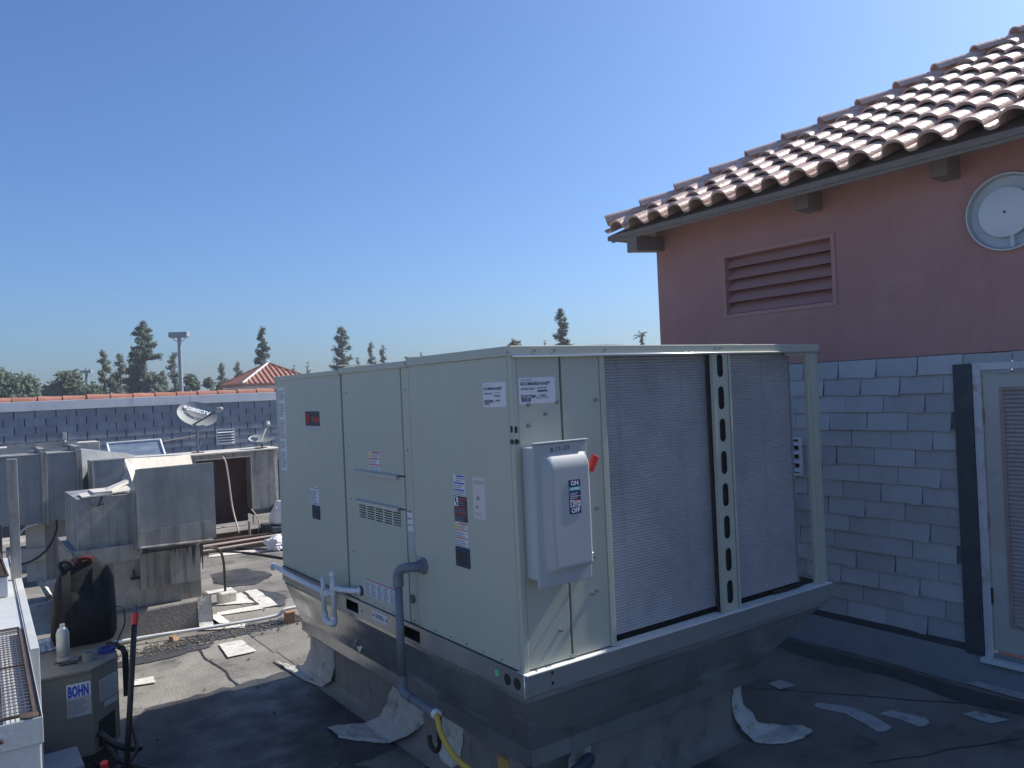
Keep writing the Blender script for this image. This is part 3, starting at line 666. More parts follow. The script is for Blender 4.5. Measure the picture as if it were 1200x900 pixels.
MB().box(2.395, 4.06, 3.325, 6.33, 0, .43).build('curb_wall', curb_m, K, bevel=.01)
m_ = MB(); m_.box(2.372, 2.394, 3.3, 6.35, .33, .385); m_.box(2.372, 4.08, 3.3, 3.324, .33, .385); m_.build('nailer_board', brownwood, K, bevel=.003)
m_ = MB(); vs = []
pth = [(2.394, .07), (2.38, .04), (2.35, .02), (2.31, .012)]
vs = [(x+.012*noise.noise(Vector((x, y, 3))), y, z) for y in [3.2+.1*i for i in range(34)] for x, z in pth]
m_.add(vs, [(4*i+j, 4*i+1+j, 4*i+5+j, 4*i+4+j) for i in range(33) for j in range(3)]); m_.build('cant_strip', curb_m, K, smooth=True)
vs = [(x, y+.012*noise.noise(Vector((x, y, 3))), z) for x in [2.2+.1*i for i in range(21)] for y, z in [(3.324, .07), (3.31, .04), (3.28, .02), (3.24, .012)]]
m_ = MB(); m_.add(vs, [(4*i+j, 4*i+4+j, 4*i+5+j, 4*i+1+j) for i in range(20) for j in range(3)]); m_.build('cant_strip', curb_m, K, smooth=True)
def flare(face, stations, m, seed, parent=K, name='mastic_patch'):
    """patch that runs down a curb wall and spreads on the roof. stations: (a0,a1,depth_out,z)"""
    ns = 16; pts = []; st = []
    for i in range(len(stations)-1):
        for k in range(9):
            t = k/9; t = t*t*(3-2*t); st.append([stations[i][q]*(1-t)+stations[i+1][q]*t for q in range(4)])
    st.append(list(stations[-1])); vs = []
    for r_, (a0, a1, d, z) in enumerate(st):
        for i in range(ns+1):
            a = a0+(a1-a0)*i/ns
            nz_ = noise.noise(Vector((a*13, d*17+z*13, seed)))
            e_ = (1 if 0 < i < ns else 0)
            a += (.030*noise.noise(Vector((z*14+d*14, i*.2, seed)))+.014*noise.noise(Vector((z*45+d*45, i*.2, seed))))*(1-e_)
            a += .012*noise.noise(Vector((z*14+d*14, a*5, seed)))
            th = (.012+.010*nz_+.006*noise.noise(Vector((a*40, d*40+z*40, seed))))*e_
            dd = d + (th if z > .05 else 0); zz = z + (th if z <= .05 else th*.4)
            if face == 'L': vs.append((2.395-dd, a, zz))
            elif face == 'F': vs.append((a, 3.325-dd, zz))
    m_ = MB(); n1 = ns+1
    f = [(r_*n1+i, r_*n1+i+1, (r_+1)*n1+i+1, (r_+1)*n1+i) for r_ in range(len(st)-1) for i in range(ns)]
    m_.add(vs, f); return m_.build(name, m, parent, smooth=True)
flare('L', [(5.86, 6.34, .003, .40), (5.86, 6.36, .003, .20), (5.88, 6.42, .03, .08), (5.97, 6.6, .07, .018), (6.2, 6.75, .12, .0165), (6.55, 6.86, .14, .016)], mastic_d, 1)
flare('L', [(4.42, 4.85, .003, .34), (4.45, 4.95, .003, .20), (4.60, 5.0, .04, .08), (4.72, 5.10, .12, .018), (4.85, 5.18, .24, .0165), (5.02, 5.22, .34, .016)], mastic_d, 2)
flare('L', [(3.98, 4.18, .004, .36), (3.98, 4.26, .004, .24), (4.02, 4.3, .006, .12), (4.08, 4.2, .02, .05)], mastic, 3)
flare('L', [(3.34, 3.50, .004, .34), (3.34, 3.5, .004, .2), (3.34, 3.5, .03, .06)], curb_m, 6)
flare('F', [(2.64, 2.80, .004, .36), (2.65, 2.80, .004, .2), (2.66, 2.82, .03, .07), (2.6, 2.9, .2, .015)], mastic, 4)
flare('F', [(3.985, 4.065, .004, .37), (3.98, 4.07, .006, .20), (4.0, 4.16, .05, .08), (4.02, 4.36, .12, .022), (4.06, 4.44, .20, .018), (4.16, 4.44, .26, .016), (4.3, 4.40, .29, .0155)], mastic, 5)
m_ = MB(); m_.box(2.388, 2.394, 3.50, 3.62, .21, .29); tag(m_.build('warning_sticker', mat('sticker_orange', (.55, .33, .08), .6, col2=(.65, .42, .12), scale=30), bevel=.001), 'yellow-orange sticker on the curb below the near corner', 'sticker')

# ------------------------------------------------------------ pipes and hoses by the unit
T = thing('condensate_drain', 'white plastic condensate drain with U-shaped trap along the unit base', 'drain pipe', (2.10, 5.2, .74))
MB().tube([(2.12, 6.34, .935), (2.105, 5.9, .93), (2.10, 5.27, .925)], .019, 12).build('pipe', pvc, T, smooth=True)
MB().tube([(2.10, 5.285, 1.03), (2.10, 5.285, .77)], .017, 12).build('pipe', pvc, T, smooth=True)
MB().tube([(2.10, 5.11, 1.095), (2.10, 5.11, .77)], .017, 12).build('pipe', pvc, T, smooth=True)
MB().tube(curve([(2.10, 5.285, .79), (2.10, 5.275, .748), (2.10, 5.24, .732), (2.10, 5.155, .732), (2.10, 5.12, .748), (2.10, 5.11, .79)], 5), .022, 12).build('trap_bend', pvc, T, smooth=True)
MB().tube([(2.10, 5.11, .985), (2.10, 4.95, 1.0), (2.13, 4.83, 1.01), (2.17, 4.80, 1.01)], .018, 12).build('pipe', pvc, T, smooth=True)
m_ = MB()
for p, q in [((2.10, 5.11, 1.07), (2.10, 5.11, 1.10)), ((2.10, 5.11, .955), (2.10, 5.11, 1.015)), ((2.10, 5.285, .90), (2.10, 5.285, .95)), ((2.10, 5.23, .925), (2.10, 5.17, .945)), ((2.155, 4.82, 1.01), (2.166, 4.80, 1.01)), ((2.10, 6.32, .932), (2.122, 6.38, .937))]: m_.cyl(p, q, .024, 14)
m_.tube([(2.10, 5.24, .93), (2.10, 5.11, .945)], .015, 8)
m_.build('pipe_fitting', pvc, T, smooth='auto')
MB().lathe((X0-.001, 4.805, 1.01), (-1, 0, 0), [(.034, 0), (.034, .005), (.02, .007)], 16).build('grommet', black, T)
T = thing('electrical_conduit', 'grey plastic conduit elbowing out of the unit side and down past the base', 'conduit', (2.06, 4.08, .58))
MB().tube(curve([(2.162, 3.955, 1.305), (2.11, 3.965, 1.305), (2.075, 4.0, 1.30), (2.06, 4.055, 1.27), (2.06, 4.065, 1.2)], 6), .028, 14).build('elbow', greypipe, T, smooth=True)
MB().tube([(2.06, 4.065, 1.22), (2.065, 4.08, .66)], .023, 14).build('pipe', greypipe, T, smooth=True)
MB().tube(curve([(2.065, 4.08, .68), (2.065, 4.075, .61), (2.065, 4.04, .585), (2.065, 3.98, .580)], 5), .028, 14).build('elbow', greypipe, T, smooth=True)
MB().tube([(2.065, 4.0, .581), (2.075, 3.72, .565)], .023, 14).build('pipe', greypipe, T, smooth=True)
m_ = MB(); m_.lathe((X0-.001, 3.95, 1.305), (-1, 0, 0), [(.048, 0), (.048, .01), (.036, .014), (.036, .03)], 18); m_.build('pipe_fitting', greypipe, T, smooth='auto')
MB().cyl((2.06, 4.065, 1.19), (2.06, 4.065, 1.25), .031, 14).build('pipe_fitting', greypipe, T, smooth='auto'); MB().cyl((2.065, 4.08, .64), (2.065, 4.08, .68), .031, 14).build('pipe_fitting', greypipe, T, smooth='auto')
MB().cyl((2.075, 3.735, .567), (2.076, 3.705, .563), .026, 14).build('pipe_fitting', pvc, T)
tag(MB().tube(curve([(2.075, 3.72, .565), (2.06, 3.68, .56), (2.05, 3.63, .50), (2.05, 3.52, .43), (2.06, 3.38, .40), (2.12, 3.15, .36), (2.2, 2.9, .2), (2.3, 2.6, .03)], 8), .015, 12).build('yellow_cable', yellow, smooth=True), 'yellow flexible cable curving down out of the grey conduit end', 'cable')
tag(MB().tube(curve([(2.09, 3.71, .555), (2.08, 3.705, .48), (2.08, 3.71, .40), (2.08, 3.745, .36), (2.08, 3.80, .37), (2.08, 3.815, .42)], 6), .013, 10).build('black_hose_hook', black, smooth=True), 'short black hose hooked like a J under the conduit end', 'hose')
T = thing('flexible_conduit', 'dark blue-grey conduit with a red-lined end under the near bottom corner', 'conduit', (2.5, 3.2, .25))
MB().tube(curve([(2.40, 3.16, .27), (2.50, 3.17, .285), (2.62, 3.18, .31), (2.70, 3.22, .31), (2.72, 3.28, .25), (2.72, 3.30, .12)], 6), .034, 12).build('pipe', mat('dark_blue_pipe', (.035, .05, .085), .5), T, smooth=True)
MB().cyl((2.39, 3.158, .268), (2.44, 3.163, .274), .040, 14).build('collar', bagw, T, smooth='auto')
MB().cyl((2.382, 3.157, .267), (2.389, 3.158, .268), .030, 14).build('red_plug', red, T)

# ------------------------------------------------------------ right-hand building
B = thing('red_stucco_building', 'red stucco building with grey shingled lower wall and clay tile hip roof', 'building', (6.17, 5.88, 0))
W = 6.17
# stucco wall around louvre opening
st = MB(); lY0, lY1, lz0, lz1 = 3.86, 4.99, 2.90, 3.45
st.box(W, W+.2, -3, lY0, 2.395, 4.012); st.box(W, W+.2, lY1, 5.70, 2.395, 4.012); st.box(W, W+.2, 5.70, 5.88, 2.395, 3.925); st.box(W, W+.2, lY0, lY1, 2.395, lz0); st.box(W, W+.2, lY0, lY1, lz1, 4.012)
st.box(W+.2, 12.4, 5.68, 5.88, 0, 3.86); st.box(W+.02, W+.2, -3, 1.75, 0, 2.395); st.box(W+.02, W+.2, 2.76, 5.88, 0, 2.395); st.box(W+.02, W+.2, 1.75, 2.76, 2.33, 2.395); st.box(W+.02, W+.2, 1.75, 2.76, 0, .165)
st.build('stucco_wall', stucco, B)
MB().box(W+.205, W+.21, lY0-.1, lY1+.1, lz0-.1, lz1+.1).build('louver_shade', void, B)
m_ = MB(); f_ = .035
m_.box(W-.012, W+.06, lY0-f_, lY0+.004, lz0-f_, lz1+f_); m_.box(W-.012, W+.06, lY1-.004, lY1+f_, lz0-f_, lz1+f_)
m_.box(W-.011, W+.06, lY0+.004, lY1-.004, lz0-f_, lz0+.003); m_.box(W-.011, W+.06, lY0+.004, lY1-.004, lz1-.003, lz1+f_)
lv = m_.build('louver_frame', stucco_l, B, bevel=.004)
for i in range(5):
    z = lz0+.008+i*.109
    m_ = MB(); m_.prism([(W+.005, lY0+.004, z), (W+.02, lY0+.004, z), (W+.125, lY0+.004, z+.118), (W+.11, lY0+.004, z+.118)], (0, lY1-lY0-.008, 0))
    m_.build('slat', stucco_l, lv)
MB().box(W-.0015, W+.02, 2.76, 5.879, .2, 2.392).build('underlay', mat('wall_underlay', (.20, .21, .23), .9), B)
# shingles: three-tab strips, each tab its own piece
def shingle_mesh(kind, wd=.3305, ht=.152, th=.0075, seed=0):
    rr = random.Random(seed); nx = 6; vs = []; fs = []
    for s_ in (0, 1):                                     # outer / inner skins
        for j, t in enumerate((0, .35, 1.0)):
            for i in range(nx+1):
                u = i/nx; y = (u-.5)*wd; z = t*ht
                lift = .012*(1-t)
                if kind == 1: lift += .022*(1-t)**2*max(0, (.35-u)/.35)**1.3      # corner curls off
                if kind == 2: lift += .010*(1-t)**2
                if kind == 3: lift += .008*(1-t)*math.sin(u*3.1)
                zz = z
                if kind == 1 and t == 0: zz -= .014*max(0, (.5-u)/.5); 
                if kind == 1 and t == 0 and i == 0: zz += .012
                vs.append((-lift-(th*(1-.5*t) if s_ == 0 else 0), y, zz))
    n = nx+1
    for j in range(2):
        for i in range(nx):
            a = j*n+i; fs.append((a, a+n, a+n+1, a+1)); b = 3*n+a; fs.append((b, b+1, b+n+1, b+n))
    for i in range(nx): fs.append((i, i+1, 3*n+i+1, 3*n+i))
    for j in range(2): fs.append((j*n, 3*n+j*n, 3*n+(j+1)*n, (j+1)*n)); fs.append((j*n+nx, (j+1)*n+nx, 3*n+(j+1)*n+nx, 3*n+j*n+nx))
    me = bpy.data.meshes.new('shingle'); me.from_pydata(vs, [], fs); me.update(); return me
kinds = [shingle_mesh(k) for k in (0, 1, 2, 3)]
for me in kinds: me.materials.append(shingle_m)
rr = random.Random(5); oB = wloc(B)
def shingle(me, pos, rot, parent, off, sc_=(1, 1, 1)):
    o = bpy.data.objects.new('shingle', me); C.objects.link(o); o.parent = parent
    o.location = Vector(pos)-off; o.rotation_euler = rot; o.scale = sc_; return o
row = .1437; yL = 5.87
for r_ in range(15):
    z = .235+row*r_
    y = yL-.168-((r_*.145) % .336)*1.0
    first = yL-y-.168
    if first > .05: shingle(kinds[0], (W-.002, yL-first/2, z), (0, 0, 0), B, oB, (1, first/.336, 1))
    top_row = r_ == 14
    stop = 2.90 if not top_row else 1.0
    while y > stop+.168 or y > stop-.1:
        wd = .336
        lo = y-.168
        if lo < stop: wd = y+.168-stop; yc = stop+wd/2
        else: yc = y
        if wd > .03:
            k = rr.choices((0, 1, 2, 3), (6, 2.3, 1.2, 1.5))[0]
            if wd < .3: k = 0
            if r_ == 14: sz = .93
            else: sz = 1
            shingle(kinds[k], (W-.002-rr.uniform(0, .002), yc+rr.uniform(-.002, .002), z+rr.uniform(-.0025, .0025)), (rr.uniform(-.008, .008), 0, 0), B, oB, (1, wd/.336, sz))
        y -= .336
    y = 1.73-.168-((r_*.145) % .336)*.5
    while y > .2 and not top_row:
        shingle(kinds[rr.choices((0, 1, 3), (6, 2, 1))[0]], (W-.002, y, z+rr.uniform(-.002, .002)), (rr.uniform(-.006, .006), 0, 0), B, oB); y -= .336
MB().box(W-.0015, W+.02, -2.9, 1.744, .2, 2.392).build('underlay', mat('wall_underlay', (.2, .21, .23)), B)
# bottom flashing board and ledge under the shingles
MB().box(W-.03, W+.02, 2.72, 5.9, .165, .232).build('bottom_board', darkblue, B, bevel=.004)
MB().box(W-.045, W+.01, 2.70, 5.9, .12, .163).build('base_ledge', mat('flashing_blue', (.19, .2, .215)), B, bevel=.004)
# dark trim board beside the door
MB().box(W-.045, W+.03, 2.765, 2.895, .165, 2.315).build('trim_board', darkblue, B, bevel=.004)
# door
m_ = MB(); m_.box(W-.035, W+.05, 2.708, 2.762, .17, 2.32); m_.box(W-.034, W+.05, 1.80, 2.707, 2.265, 2.319); m_.box(W-.035, W+.05, 1.745, 1.799, .17, 2.32)
m_.build('door_frame', doorf, B, bevel=.003)
m_ = MB(); dx = W-.012; m_.box(dx, dx+.04, 2.585, 2.700, .225, 2.258); m_.box(dx, dx+.04, 1.81, 1.93, .225, 2.258); m_.box(dx, dx+.04, 1.93, 2.585, 2.13, 2.258); m_.box(dx, dx+.04, 1.93, 2.585, .225, .42)
dr = m_.build('door', doorp, B)
m_ = MB(); m_.box(dx-.008, dx+.03, 2.565, 2.590, .41, 2.14); m_.box(dx-.008, dx+.03, 1.925, 1.95, .41, 2.14); m_.box(dx-.007, dx+.03, 1.95, 2.565, 2.115, 2.14); m_.box(dx-.007, dx+.03, 1.95, 2.565, .41, .435)
m_.build('louver_trim', mat('rust_pink_trim', (.32, .23, .20), .7, col2=(.40, .31, .28), scale=10), dr)
sm_ = bpy.data.meshes.new('door_slat'); t_ = MB(); t_.prism([(0, -.31, 0), (.004, -.31, 0), (.03, -.31, .034), (.026, -.31, .034)], (0, .62, 0)); sm_.from_pydata(t_.v, [], t_.f); sm_.materials.append(louvpink)
for i in range(56):
    o = bpy.data.objects.new('door_slat', sm_); C.objects.link(o); o.parent = dr; o.location = Vector((dx+.002, 2.2575, .437+i*.030))-oB
MB().box(dx+.034, dx+.037, 1.93, 2.59, .42, 2.13).build('door_backing', void, dr)
for z in (1.92, 1.17, .62):
    m_ = MB(); m_.box(dx-.006, dx-.001, 2.695, 2.722, z-.055, z+.055); m_.cyl((dx-.006, 2.706, z-.06), (dx-.006, 2.706, z+.06), .007, 8); m_.build('hinge', rust if z < .7 else mat('old_hinge', (.35, .33, .31), .5, .4, col2=(.25, .18, .14), scale=25), dr)
MB().box(W-.10, W+.05, 1.74, 2.77, .14, .172).build('door_sill', fascia_m, B, bevel=.003)
# small louvred vent on the shingle wall
m_ = MB(); vy0, vy1, vz0, vz1 = 4.215, 4.52, 1.40, 1.74
m_.box(W-.05, W-.02, vy0, vy0+.02, vz0, vz1); m_.box(W-.05, W-.02, vy1-.02, vy1, vz0, vz1); m_.box(W-.05, W-.02, vy0+.0201, vy1-.0201, vz0, vz0+.02); m_.box(W-.05, W-.02, vy0+.0201, vy1-.0201, vz1-.02, vz1)
m_.box(W-.045, W-.02, 4.30, 4.31, vz0+.021, vz1-.021)
wv = m_.build('wall_vent', fascia_m, B)
for i in range(4):
    z = vz0+.035+i*.078; t_ = MB(); t_.prism([(W-.052, vy0+.02, z-.005), (W-.02, vy0+.02, z+.03), (W-.02, vy0+.02, z+.036), (W-.056, vy0+.02, z+.003)], (0, vy1-vy0-.04, 0)); t_.build('vent_slat', fascia_m, wv)
MB().box(W-.021, W-.018, vy0+.01, vy1-.01, vz0+.01, vz1-.01).build('vent_shade', void, wv)
# round vent cap
rc = (W, 2.475, 3.375)
rgm = mat('vent_ring_grey', (.44, .47, .48), .45, .1, col2=(.50, .53, .54), scale=6)
m_ = MB(); n_ = 56
m_.loops([[(W-.05-h2, rc[1]+r_*math.cos(2*math.pi*k/n_), rc[2]+r_*math.sin(2*math.pi*k/n_)) for k in range(n_)] for r_, h2 in ((.262, -.05), (.262, 0), (.272, 0), (.272, -.05))], cap=False)
rv_ = m_.build('vent_ring', fascia_m, B, smooth='auto')
m_ = MB(); n_ = 56
rings = [[(W-.05+dx_, rc[1]+r_*math.cos(2*math.pi*k/n_), rc[2]+r_*math.sin(2*math.pi*k/n_)) for k in range(n_)] for r_, dx_ in ((.262, -.001), (.252, .042), (.17, .045))]
m_.loops(rings, cap=False); m_.build('vent_recess', rgm, rv_, smooth='auto')
MB().lathe((W-.012, rc[1]+.012, rc[2]), (-1, 0, 0), [(.165, 0), (.176, .012), (.176, .028), (.170, .032), (.008, .036)], 56).build('vent_disc', mat('vent_disc_grey', (.70, .72, .73), .5, col2=(.76, .78, .79), scale=4), rv_, smooth='auto')
MB().lathe((W-.048, rc[1]+.012, rc[2]), (-1, 0, 0), [(.009, 0), (.007, .006)], 12).build('disc_screw', black, rv_)
MB().cyl((W-.045, rc[1]-.03, rc[2]-.17), (W-.045, rc[1]-.03, rc[2]-.255), .014, 10).build('support_post', fascia_m, rv_, smooth='auto')
# eaves
ex, ey, ez, sl_ = 5.70, 6.20, 3.845, .535
def zroof(x): return ez+sl_*(x-ex)
rx = 9.4
m_ = MB(); ye = -3; d = -.03
A_ = (ex+.04, ey-.04, zroof(ex+.04)+d); Bp = (ex+.04, ye, zroof(ex+.04)+d); Rt = (rx, ye, zroof(rx)+d); Rh = (rx, ey-.04-(rx-ex-.04), zroof(rx)+d)
Cc = (2*rx-ex-.04, ey-.04, A_[2]); Dc = (2*rx-ex-.04, ye, A_[2]); h_ = -.045
lo = lambda p: (p[0], p[1], p[2]+h_)
V = [A_, Bp, Rt, Rh, Cc, Dc]+[lo(p) for p in (A_, Bp, Rt, Rh, Cc, Dc)]
m_.add(V, [(0, 3, 2, 1), (0, 4, 3), (4, 5, 2, 3), (6, 7, 8, 9), (6, 9, 10), (10, 9, 8, 11), (0, 1, 7, 6), (4, 0, 6, 10), (5, 4, 10, 11), (1, 2, 5, 11, 8, 7)])
m_.build('roof_deck_boards', brownwood, B)
MB().box(ex+.055, ex+.075, -3, ey-.08, 3.765, 3.798).build('fascia_board', brownwood, B, bevel=.004)
for y0_, y1_ in ((5.76, 5.90), (3.93, 4.07), (2.79, 2.92), (1.6, 1.73)):
    xe = ex+.06 if y0_ > 5 else W-.20
    MB().prism([(W+.02, y0_, 3.655 if y0_ > 5 else 3.69), (xe, y0_, 3.625 if y0_ > 5 else 3.70), (xe, y0_, 3.79 if y0_ > 5 else 3.90), (W+.02, y0_, 3.79 if y0_ > 5 else 4.0)], (0, y1_-y0_, 0)).build('rafter_tail', brownwood, B, bevel=.006)
# clay S-tiles, one object each
def tile_mesh(seed):
    rr = random.Random(seed); L_ = .405; wd = .268; nb = 9; outer = []; inner = []
    prof = []
    for i in range(nb+1):
        a = math.pi*i/nb; prof.append((.088-.088*math.cos(a), .078*math.sin(a)**.85 if 0 < i < nb else 0))
    prof += [(.2, -.018), (.245, -.018), (.272, .002)]
    vs = []; n = len(prof); th = .022
    for s_, (u, lift, ks) in enumerate(((0, .042, 1.0), (L_, -.004, .88))):
        for (v, h) in prof: vs.append((u, (v-.135)*(.96+.04*ks), (h+.004)*ks+lift+rr.uniform(-.001, .001)))
        for (v, h) in prof: vs.append((u, (v-.135)*(.96+.04*ks)*.97, (h+.004)*ks+lift-th))
    fs = []
    for i in range(n-1):
        fs.append((i, i+1, 2*n+i+1, 2*n+i)); fs.append((n+i, 3*n+i, 3*n+i+1, n+i+1)); fs.append((i, n+i, n+i+1, i+1)); fs.append((2*n+i, 2*n+i+1, 3*n+i+1, 3*n+i))
    fs.append((0, 2*n, 3*n, n)); fs.append((n-1, 2*n-1, 4*n-1, 3*n-1))
    me = bpy.data.meshes.new('roof_tile'); me.from_pydata(vs, [], fs); me.update()
    for p in me.polygons: p.use_smooth = True
    me.set_sharp_from_angle(angle=R(45)); me.materials.append(clay); return me
tms = [tile_mesh(s_) for s_ in range(4)]
ang = math.atan(sl_); cosA = math.cos(ang); rr = random.Random(9); cnt = 0
for j in range(24):
    yc = 5.985-.2655*j
    for i in range(18):
        x = ex-.015+.2653*i*1.0
        if x-ex > (ey-.10-yc): break
        if x > rx-.3: break
        if yc < 1.4 and i > 9: continue
        o = bpy.data.objects.new('roof_tile', tms[rr.randrange(4)]); C.objects.link(o); o.parent = B
        o.location = Vector((x, yc+rr.uniform(-.004, .004), zroof(x)+.012+rr.uniform(-.003, .004)))-oB
        o.rotation_euler = (rr.uniform(-.012, .012), -ang+rr.uniform(-.012, .012), rr.uniform(-.018, .018)); cnt += 1
# hip cap tiles
hip = Vector((1, -1, sl_)).normalized(); nh = 15
def cap_mesh():
    m_ = MB(); n = 9; L_ = .44
    rings = []
    for u, r_, lift in ((0, .122, .044), (L_, .092, 0)):
        rings.append([(u, -r_*math.cos(math.pi*k/n), r_*.78*math.sin(math.pi*k/n)+lift) for k in range(n+1)]+[(u, (r_-.016)*math.cos(math.pi*k/n), (r_-.016)*.78*math.sin(math.pi*k/n)+lift-.004) for k in range(n+1)])
    m_.loops(rings); me = bpy.data.meshes.new('hip_tile'); me.from_pydata(m_.v, [], m_.f); me.update()
    for p in me.polygons: p.use_smooth = True
    me.set_sharp_from_angle(angle=R(45)); me.materials.append(clay); return me
cm = cap_mesh(); yv = Vector((0, 0, 1)).cross(hip).normalized(); zv = hip.cross(yv)
for i in range(nh):
    o = bpy.data.objects.new('hip_tile', cm); C.objects.link(o); o.parent = B
    p = Vector((ex+.055, ey-.055, zroof(ex+.055)+.055)) + Vector((1, -1, sl_))*.258*i
    M_ = Matrix((hip, yv, zv)).transposed().to_4x4(); M_ = Matrix.Translation(p-oB) @ M_ @ Matrix.Rotation(rr.uniform(-.02, .02), 4, 'Y'); o.matrix_basis = M_
# ------------------------------------------------------------ parapet wall at the back
PW = thing('parapet_wall', 'slate-blue shingled parapet wall with pale band and red clay cap tiles', 'wall', (2, 17, 0))
PY = 17.0; oP = wloc(PW)
MB().box(-3, 13, PY, PY+.25, 0, 2.42).build('wall_core', mat('parapet_underlay', (.035, .045, .065), .9), PW)
MB().box(-3, 13, PY-.035, PY-.001, 2.262, 2.435).build('pale_band', fascia_m, PW, bevel=.004)
MB().box(4.083, 4.087, PY-.037, PY-.0352, 2.262, 2.435).build('band_joint', void, PW)
kp = [k_.copy() for k_ in kinds[:1]+kinds[3:]]
for me in kp: me.materials.clear(); me.materials.append(shingle_p)
rr = random.Random(8); r_ = 0; z = 2.262-.145
while z > .9:
    x = -1.5+.168*(r_ % 2)+rr.uniform(-.01, .01)
    while x < 8.8:
        o = shingle(kp[rr.random() < .3], (x, PY-.002, z+rr.uniform(-.003, .003)), (0, 0, math.pi/2), PW, oP, (.45, .965, 1)); x += .336
    z -= .1437; r_ += 1
cpm = bpy.data.meshes.new('cap_tile'); t_ = MB(); n = 8; rings = []
for u, r0_ in ((-.235, .098), (.205, .086)):
    rings.append([(u, -r0_*math.cos(math.pi*k/n)*1.4, r0_*math.sin(math.pi*k/n)) for k in range(n+1)])
t_.loops(rings); cpm.from_pydata(t_.v, [], t_.f); cpm.update()
for p in cpm.polygons: p.use_smooth = True
cpm.set_sharp_from_angle(angle=R(50)); cpm.materials.append(clay_r)
for i in range(37):
    o = bpy.data.objects.new('cap_tile', cpm); C.objects.link(o); o.parent = PW
    o.location = Vector((-2.0+.405*i, PY+.115, 2.428+rr.uniform(-.004, .006)))-oP; o.rotation_euler = (rr.uniform(-.02, .02), .01+rr.uniform(-.012, .012), rr.uniform(-.012, .012))
pv = MB(); x0, x1, z0, z1 = 4.56, 4.93, 1.38, 1.70
pv.box(x0, x0+.02, PY-.06, PY-.02, z0, z1); pv.box(x1-.02, x1, PY-.06, PY-.02, z0, z1); pv.box(x0+.021, x1-.021, PY-.06, PY-.02, z0, z0+.02); pv.box(x0+.021, x1-.021, PY-.06, PY-.02, z1-.02, z1)
pv = pv.build('wall_vent', fascia_m, PW)
for i in range(5):
    z = z0+.03+i*.055; MB().prism([(x0+.02, PY-.075, z-.004), (x0+.02, PY-.03, z+.028), (x0+.02, PY-.03, z+.034), (x0+.02, PY-.079, z+.003)], (x1-x0-.04, 0, 0)).build('vent_slat', fascia_m, pv)
MB().box(x0+.01, x1-.01, PY-.023, PY-.0202, z0+.01, z1-.01).build('vent_shade', void, pv)
T = thing('outdoor_outlet', 'small grey electrical box with a pale fitting below, on the blue shingles', 'outlet', (1.81, PY-.03, 1.7))
MB().box(1.775, 1.845, PY-.07, PY-.02, 1.70, 1.825).build('box_body', disc_s, T, bevel=.006)
MB().tube([(1.81, PY-.04, 1.70), (1.81, PY-.04, 1.62), (1.79, PY-.045, 1.58)], [.02, .024, .012], 8).build('fitting', fascia_m, T, smooth=True)
tag(MB().tube([(3.3, PY-.03, 1.50), (3.7, PY-.028, 1.555), (4.2, PY-.03, 1.62)], .008, 6).build('wall_cable', cable_w), 'thin pale cable rising along the blue shingles behind the ducts', 'cable')

# ------------------------------------------------------------ ductwork on the left
DA = thing('main_air_duct', 'long weathered galvanised air duct with angle-iron flanges, in front of the blue wall', 'air duct', (.7, 11.0, .9))
ya, yb = 11.0, 11.8
def duct(x0, x1, za, zb): return MB().box(x0, x1, ya, yb, za, zb).build('duct_section', galv_blue, DA, bevel=.006)
for x0, x1 in ((-1.2, .05), (.056, .93), (.956, 1.30)): duct(x0, x1, .93, 1.74)
for x in (.06, .943, 1.315):
    m_ = MB(); m_.box(x-.035, x-.006, ya-.045, ya-.001, .90, 1.78); m_.box(x-.004, x+.030, ya-.04, ya-.001, .90, 1.77); m_.box(x-.03, x+.03, ya, yb, 1.741, 1.78)
    m_.build('flange', galv_dull, DA, bevel=.003)
m_ = MB(); m_.box(-1.2, .93, ya-.015, ya+.05, 1.741, 1.757); m_.box(.97, 1.29, ya-.015, ya+.05, 1.741, 1.757); m_.build('top_angle', cream_duct, DA)
m_ = MB(); m_.add([(1.33, ya, 1.77), (2.1, 11.9, 1.60), (2.1, 11.9, .95), (1.33, ya, .93), (1.33, yb, 1.77), (2.1, 12.5, 1.6), (2.1, 12.5, .95), (1.33, yb, .93)], [(0, 3, 2, 1), (0, 1, 5, 4), (4, 5, 6, 7), (3, 7, 6, 2), (1, 2, 6, 5), (0, 4, 7, 3)])
m_.build('duct_transition', galv_blue, DA)
m_ = MB(); m_.box(.55, 1.75, 12.4, 12.8, 1.45, 1.80); m_.build('rear_duct', cream_duct, DA, bevel=.005)
m_ = MB(); m_.prism([(.70, 11.5, 1.79), (.94, 11.5, 1.79), (.90, 11.5, 1.83), (.74, 11.5, 1.84)], (0, .05, 0)); m_.box(.62, 1.40, 11.75, 11.79, 1.78, 1.85); m_.box(1.28, 1.34, 11.0, 11.8, 1.781, 1.81); m_.box(.90, .96, 11.0, 11.8, 1.781, 1.81); m_.build('duct_bracket', galv_dull, DA)
m_ = MB(); m_.box(.95, 2.3, 11.3, 11.9, .18, .93); m_.build('duct_plenum', galv_dull, DA, bevel=.008)
m_ = MB(); m_.box(.75, .95, 11.25, 11.33, .2, .93); m_.prism([(.55, 11.2, .62), (.95, 11.2, .60), (.93, 11.2, .45), (.55, 11.2, .44)], (0, .3, 0)); m_.build('duct_leg', cream_duct, DA, bevel=.004)
m_ = MB(); m_.box(.9, 2.4, 11.15, 11.95, 0, .2); m_.build('duct_curb', mastic, DA, bevel=.03)
tag(MB().tube(curve([(1.05, 10.95, .95), (1.03, 10.9, .80), (.92, 10.85, .62), (.75, 10.8, .52), (.55, 10.8, .50)]), .012, 8).build('loose_cable', cable_m, smooth=True), 'black cable looping down from the main duct to the left', 'cable')
